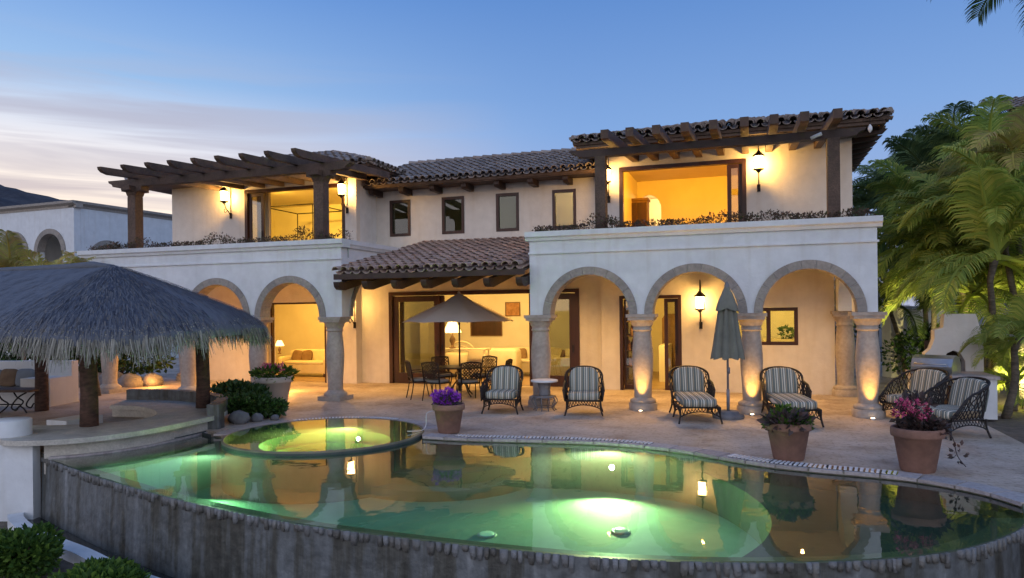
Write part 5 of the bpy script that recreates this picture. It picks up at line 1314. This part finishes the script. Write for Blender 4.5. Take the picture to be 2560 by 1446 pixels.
# small things on the right roof corner
t = thing('hanging_bell', 'small pale ornament hanging from the right roof corner', 'ornament', W(4.75, 2.25, 6.15))
b = MB(); b.tube([(0, 0, .22), (0, 0, .0)], .008, 4); b.build('cord', 'iron', t); b = MB(); b.lathe([(.01, .02), (.045, -.04), (.05, -.10), (.01, -.16)], n=10); b.build('bell', 'white_plastic', t)
t = thing('security_camera', 'small white security camera on the dark pergola beam', 'camera', W(3.45, -.02, 5.50), -TH)
b = MB(); b.tube([(-.10, -.06, -.04), (.10, -.1, .03)], .035, 8); b.build('body', 'white_plastic', t)

# ================================================================== BARBECUE CORNER
bq = thing('barbecue_counter', 'white plaster barbecue counter with stone top and stepped chimney', 'barbecue', W(5.9, .8, 0), -TH)
b = MB(); b.box(-.10, .60, -.8, .6, .001, .74); b.box(-.62, -.101, -.25, .6, .001, .68); b.build('body', 'stucco', bq)
b = MB(); b.box(-.14, .64, -.84, .62, .741, .80); b.box(-.66, -.141, -.29, .62, .69, .79); b.build('counter_top', 'coping_stone', bq)
b = MB(); b.box(-.45, -.16, -.262, -.251, .18, .60); o = b.build('cabinet_door', 'brown_fabric', bq)
b = MB(); b.box(-.20, -.18, -.285, -.263, .36, .44); b.build('door_handle', 'steel', o)
b = MB(); prof = [(-.35, .80), (-.35, 1.15), (-.25, 1.25), (-.18, 1.45), (-.18, 1.62), (-.02, 1.68), (.0, 1.95), (.55, 1.95), (.62, 1.7), (.68, 1.3), (.68, .80), (.36, .80), (.36, 1.0), (.28, 1.16), (.16, 1.22), (.04, 1.16), (-.04, 1.0), (-.04, .80)]
b.prism(prof, 'y', .30, .60); b.build('chimney', 'stucco_warm', bq)
b = MB(); b.box(-.3, .66, .601, .64, .80, 1.4); b.build('firebox_back', 'soil', bq)
t = thing('grill', 'stainless steel gas grill with domed lid beside the barbecue counter', 'grill', W(5.62, .55, .0), -TH-.5)
b = MB(); b.box(-.36, .36, -.28, .28, .60, .84); b.build('body', 'steel', t)
b = MB(); b.box(-.33, .33, -.25, .25, .002, .599); b.build('cabinet', 'brown_fabric', t)
b = MB(); b.prism([(-.29, .841), (-.30, .95), (-.20, 1.10), (-.02, 1.16), (.18, 1.12), (.28, .98), (.28, .841)], 'x', -.36, .36); o = b.build('lid', 'steel', t)
b = MB(); b.tube([(-.28, -.30, 1.0), (-.28, -.36, 1.0), (.28, -.36, 1.0), (.28, -.30, 1.0)], .014, 6); b.build('lid_handle', 'steel', o)
for k in range(4):
    b = MB(); b.tube([(-.24+.16*k, -.281, .72), (-.24+.16*k, -.32, .72)], .026, 10); b.build('knob', 'iron', t)
# garden walls behind the palms
for k, (x, y, w, h, lb) in enumerate(((11.35, 21.5, .42, 2.05, 'pinkish plaster wall end just right of the arcade corner'), (13.3, 23.0, 1.5, 2.0, 'low pinkish garden wall behind the palm trunks'))):
    b = MB(); b.box(-w/2*1.0, w/2*1.0, -.2, .2, 0, h); b.box(-w/2-.02, w/2+.02, -.22, .22, h+.001, h+.08); o = b.build('garden_wall', 'stucco_warm', loc=(x, y, -.05)); o.rotation_euler = (0, 0, .15); tag(o, lb, 'wall')
for k, (x, y, r_, lb) in enumerate(((11.8, 20.5, (1.0, .6, .85), 'dark clipped hedge right behind the last column'), (13.6, 21.2, (1.3, .7, .85), 'dark clipped hedge under the low pinkish wall'), (11.4, 24.5, (1.3, .8, 2.1), 'tall dark shrub against the right side of the villa'))):
    bush('hedge_bush', (x, y, -.05), r_, 2200, .13, 'leaf_dark', lb, 80+k, 'bush', None)

# ================================================================== PLANTING
# trailing plants along the parapets
def vines(name, label, u0, u1, z, v, seed, n, dens):
    rnd = random.Random(seed); b = MB()
    for k in range(n):
        u = rnd.uniform(u0, u1); h = .06+.16*max(0, math.sin(u*2.3+seed)+math.sin(u*5.1)*.7)*rnd.random()
        p = Vector((u, v+rnd.uniform(-.12, .12), z)); q = p+Vector((rnd.uniform(-.15, .15), rnd.uniform(-.1, .05), h+.05))
        b.tube([p, p.lerp(q, .5)+Vector((rnd.uniform(-.04, .04), 0, .02)), q], .004, 3, False)
        foliage(b, q, (.07, .06, .05), dens, .055, rnd, shell=.2); foliage(b, p+Vector((0, 0, .02)), (.10, .08, .04), 3, .06, rnd, shell=.2)
    o = b.build(name, 'leaf_vine'); o.location = (OX, OY, 0); o.rotation_euler = (0, 0, -TH); tag(o, kind='stuff', label=label, cat='vines')
vines('parapet_vines', 'dry reddish trailing plants along the right parapet', -2.3, 4.4, 3.80, -.16, 3, 330, 9)
vines('parapet_vines', 'dry reddish trailing plants along the left parapet', -15.1, -7.3, 3.86, -.16, 8, 300, 8)
vines('parapet_vines', 'dry trailing plants along the short side parapet above the tile roof', -7.35, -7.2, 3.86, .2, 12, 10, 6)
# palms
def frond_mesh(name, L, el, droop, mat, nl=34, lw=.035, ll=.55, fold=.5, seed=1):
    rnd = random.Random(seed); b = MB(); pts = []; p = Vector((0, 0, 0)); a = R(el)
    for k in range(15):
        pts.append(p.copy()); a2 = a-R(droop)*(k/14)**1.4; p = p+Vector((math.cos(a2), 0, math.sin(a2)))*(L/14)
    rs = [.030*(1-k/15)+.004 for k in range(15)]; b.tube(pts, rs, 4)
    def at(t):
        f = t*14; i = min(13, int(f)); return pts[i].lerp(pts[i+1], f-i), (pts[i+1]-pts[i]).normalized()
    for k in range(nl):
        t = .16+.83*k/(nl-1)
        c, d = at(t); up = d.cross(Vector((0, 1, 0))); up = -up if up.z < 0 and abs(d.z) < .9 else up
        for s in (-1, 1):
            ln = ll*math.sin(math.pi*(.16+.78*t))**.7*rnd.uniform(.85, 1.1)
            o = (Vector((0, s, 0))*1.0+d*(.55+.5*t)+up*fold*rnd.uniform(.5, 1)).normalized(); w = lw*rnd.uniform(.8, 1.2)
            q0 = c; q1 = c+o*ln*.5; q2 = q1+(o+Vector((0, 0, -.55))).normalized()*ln*.35; q3 = q2+(o+Vector((0, 0, -1.3))).normalized()*ln*.25
            e = d*w/2
            b.add([q0-e*.5, q0+e*.5, q1-e, q1+e, q2-e*.7, q2+e*.7, q3], [(0, 1, 3, 2), (2, 3, 5, 4), (4, 5, 6)])
    me = bpy.data.meshes.new(name); me.from_pydata([tuple(v) for v in b.v], [], b.f); me.materials.append(M[mat]); return me
FM = {}
for mt in ('palm_leaf', 'palm_dark', 'palm_gold'):
    FM[mt] = [frond_mesh('frond', 1.0, el, dr, mt, 46, .021, .34, .45, i) for i, (el, dr) in enumerate(((78, 60), (60, 95), (42, 105), (20, 95), (-2, 70)))]
def palm(px, py, Y, size, nf, mat, label, seed, trunk=True, tr=.07, group='palms right of the villa', spread=(0, 1, 2, 3, 4), lean=None):
    rnd = random.Random(seed); X_ = (px-1280)/1801*Y; Zc = 2.15-(py-771)/1801*Y
    bx_, by_ = X_+rnd.uniform(-.3, .5), Y+rnd.uniform(-.2, .4)
    t = thing('palm_tree', label, 'palm', (bx_, by_, -.05), group=group)
    top = Vector((X_-bx_, Y-by_, Zc+.05))
    if trunk:
        b = MB(); pts = [Vector((0, 0, 0)).lerp(top, k/6)+Vector((.12*math.sin(k*.9), 0, 0))*(k/6) for k in range(7)]; pts[-1] = top
        b.tube(pts, [tr*1.3, tr*1.05, tr, tr*.95, tr*.9, tr*.85, tr*1.2], 8); b.build('trunk', 'palm_bark', t)
    for k in range(nf):
        q = rnd.choice(spread); me = FM[mat][q]
        o = bpy.data.objects.new('frond', me); col.objects.link(o); o.parent = t
        o.location = top+Vector((rnd.uniform(-.05, .05), rnd.uniform(-.05, .05), rnd.uniform(-.12, .08)))
        o.rotation_euler = (rnd.uniform(-.25, .25), rnd.uniform(-.15, .15), 2*math.pi*(k+rnd.uniform(-.3, .3))/nf); s = size*rnd.uniform(.8, 1.15); o.scale = (s, s, s)
    return t
PL = [(2485, 430, 19.5, 2.2, 16, 'palm_leaf', 'green palm rising behind the golden fronds near the tiled roof'),
      (2300, 560, 21, 2.0, 16, 'palm_leaf', 'green palm in the middle of the thicket, just in front of the dark ones'),
      (2160, 540, 30, 2.0, 15, 'palm_dark', 'dark palm low against the upper right corner of the villa'),
      (2350, 520, 25, 2.6, 18, 'palm_dark', 'dark palm filling the gap behind the bright green crowns'),
      (2470, 480, 24, 2.6, 18, 'palm_dark', 'dark palm behind the tallest bright green palm'),
      (2230, 760, 21, 1.7, 16, 'palm_dark', 'dark palm low between the villa corner and the garden wall'),
      (2380, 690, 20, 2.4, 18, 'palm_dark', 'dark palm in shade right behind the leftmost bright green palm'),
      (2490, 700, 19, 2.4, 18, 'palm_dark', 'dark palm deep behind the barbecue chimney'),
      (2350, 640, 18.5, 2.2, 18, 'palm_leaf', 'bright green palm leaning out farthest toward the arcade corner'),
      (2490, 650, 15.0, 2.0, 18, 'palm_leaf', 'bright green palm whose fronds hang in front of the barbecue chimney'),
(2225, 520, 27, 2.3, 17, 'palm_dark', 'dark feathery palm touching the right edge of the villa roofline'),
      (2300, 465, 29, 2.5, 17, 'palm_dark', 'dark palm standing highest just left of the green palms'),
      (2400, 450, 26, 2.6, 17, 'palm_dark', 'dark palm behind the golden fronds'),
      (2500, 395, 23, 2.2, 16, 'palm_dark', 'dark palm crown near the neighbouring tiled roof'),
      (2190, 640, 25, 1.8, 14, 'palm_dark', 'small dark palm beside the parapet corner'),
      (2290, 650, 23, 2.2, 15, 'palm_dark', 'dark palm in the middle of the thicket right of the villa'),
      (2400, 600, 17.5, 2.1, 17, 'palm_leaf', 'bright green palm arching toward the villa, leftmost of the bright ones'),
      (2440, 740, 16.5, 2.0, 16, 'palm_leaf', 'bright green palm drooping over the barbecue chimney'),
      (2520, 560, 15.5, 2.1, 17, 'palm_leaf', 'bright green palm at the right edge of the view, tallest of the bright ones'),
      (2450, 470, 18.5, 2.0, 14, 'palm_gold', 'yellowish palm with golden fronds above the bright green ones'),
      (2545, 420, 16.5, 1.9, 14, 'palm_gold', 'yellow green palm high at the right edge of the view'),
      (2555, 850, 13.6, 1.25, 13, 'palm_leaf', 'small green palm low at the right edge beside the barbecue counter'),
      (2530, 960, 14.6, 1.1, 12, 'palm_leaf', 'lowest small palm behind the barbecue counter on the right')]
for i, p in enumerate(PL): palm(*p, seed=100+i)
# overhanging palm at the top right, its trunk outside the view
palm(2690, -80, 8.6, 1.55, 11, 'palm_dark', 'palm hanging its frond tips into the top right corner', 140, True, .12, 'tall palms at the frame edge', (1, 2, 3, 4))
# yellow-lit young palms behind the palapa
for i, (px, py, Y, s, lb) in enumerate(((20, 690, 21, 1.5, 'yellow green young palm at the left edge above the thatched roof'), (120, 705, 20, 1.3, 'yellow green young palm before the neighbour arch'), (196, 690, 19, .8, 'small yellow leafed palm at the corner of the left parapet'))):
    palm(px, py, Y, s, 11, 'palm_gold', lb, 150+i, True, .06, 'young palms behind the thatched roof', (0, 1, 2))
# garden lamp lighting the palms, at the bed's edge
for k, (x, y, tx, ty, tz, E) in enumerate(((10.6, 14.6, 10.7, 18, 5.2, 950), (10.6, 15.0, 12.0, 22, 4.5, 420))):
    t = thing('garden_spotlight', ['small garden spotlight in the planting bed right of the terrace', 'small garden spotlight farther back among the palms'][k], 'garden light', (x, y, -.04))
    b = MB(); b.tube([(0, 0, 0), (0, 0, .12)], .012, 6); b.lathe([(.03, .12), (.05, .16), (.05, .20)], n=12); b.build('fitting', 'iron', t)
    light('garden_bulb', 'SPOT', (0, 0, .24), E, (1, .86, .34), .05, t, 120, None, .8).rotation_euler = (Vector((tx-x, ty-y, tz))).to_track_quat('-Z', 'Y').to_euler()
# shrubs in the near bed, lower left
for i, (x, y, z, r_, n_, lb) in enumerate(((-5.95, 8.6, -.98, (.48, .45, .34), 4200, 'large glossy green shrub in the lower left corner'), (-4.60, 8.05, -.99, (.50, .40, .16), 3200, 'lower green shrub beside the basin kerb, right of the large one'), (-3.70, 7.45, -.99, (.40, .32, .10), 1800, 'small green shrub at the bottom edge, nearest the overflow wall'))):
    bush('garden_shrub', (x, y, z), r_, n_, .085, 'shrub_leaf', lb, 200+i, 'shrub', 'green shrubs in the lower left bed', 9)

# ================================================================== SURROUNDINGS
nb = thing('neighbour_house', 'white flat roofed neighbouring house with stone trimmed arches at the far left', 'house', (-18.2, 30, 0), -R(22.0))
b = MB(); LA = [(-1.45, .76, .76), (-3.75, .76, .76), (-6.05, .76, .76)]
arch_strip(b, -12, 0, 4.85, 6.62, 0, .3, LA); wall_open(b, -12, 0, -1, 4.849, 0, .3, [(c-r, c+r, 2.2, 4.849) for c, r, h in LA]); b.build('wall', 'stucco', nb)
b = MB(); arch_strip(b, .31, 14, 4.45, 6.62, -.3, 0, [(1.55, .75, .75)], 'v'); wall_open(b, .31, 14, -1, 4.449, -.3, 0, [(.80, 2.30, 2.2, 4.449)], 'v'); b.build('side_wall', 'stucco', nb)
b = MB(); b.box(-12, -.31, 3.0, 3.2, -1, 6.6); b.box(-3.2, -3.0, .31, 14, -1, 6.6); b.build('inner_wall', 'stucco_warm', nb)
b = MB(); b.box(-12, -.31, .31, 14, 6.3, 6.6); b.build('ceiling', 'stucco', nb)
for c, r, h in LA:
    b = MB(); arch_ring(b, c, 4.851, .74, .95, -.06, .30); b.build('arch_trim', 'cantera', nb)
b = MB(); arch_ring(b, 1.55, 4.451, .73, .92, -.25, .06, along='v'); b.build('arch_trim', 'cantera', nb)
b = MB(); b.prism([(-.02, 6.621), (-.02, 6.72), (-.16, 6.80), (-.16, 6.90), (.3, 6.90), (.3, 6.621)], 'x', -12.2, .16); b.prism([(-.30, 6.621), (-.30, 6.90), (.16, 6.901), (.16, 6.80), (.02, 6.72), (.02, 6.621)], 'y', -.02, 14.2); b.build('cornice', 'cantera', nb)
# tiled roof of another house behind the right palms
t = thing('right_house', 'house corner with weathered tile roof behind the palms at the upper right', 'house', (15.3, 21.5, 0), -TH)
b = MB(); b.box(.3, 6, .6, 8, -.1, 7.7); b.build('wall', 'stucco_warm', t)
b = MB(); b.box(-.3, 6.2, .0, 8.2, 7.71, 7.83); b.build('roof', 'dark_wood', t)
b = MB(); tiles(b, (-.3, 0, 7.83), (1, 0, 0), (0, .94, .34), 6, 3.0, None, seed=55); b.build('roof_tiles', 'grey_tile', t)
# hill on the left horizon
b = MB(); nx_, ny_ = 90, 24; rnd = random.Random(77); vs = []
from mathutils import noise
for j in range(ny_+1):
    for i in range(nx_+1):
        x = -760+i*10.5; y = 430+j*22; r1 = max(0, 1-((x+640)/330)**2) if x > -970 else 0; d = math.sin(math.pi*j/ny_)
        h = max(0, min(190, 131-.29*(x+493)))*d**.6 + 12*noise.noise(Vector((x*.012, y*.012, 0)))+4*noise.noise(Vector((x*.05, y*.05, 1)))
        vs.append((x, y, -4+h))
b.add(vs, [(j*(nx_+1)+i, j*(nx_+1)+i+1, (j+1)*(nx_+1)+i+1, (j+1)*(nx_+1)+i) for j in range(ny_) for i in range(nx_)], True)
tag(b.build('hill', 'hill_scrub'), kind='structure')
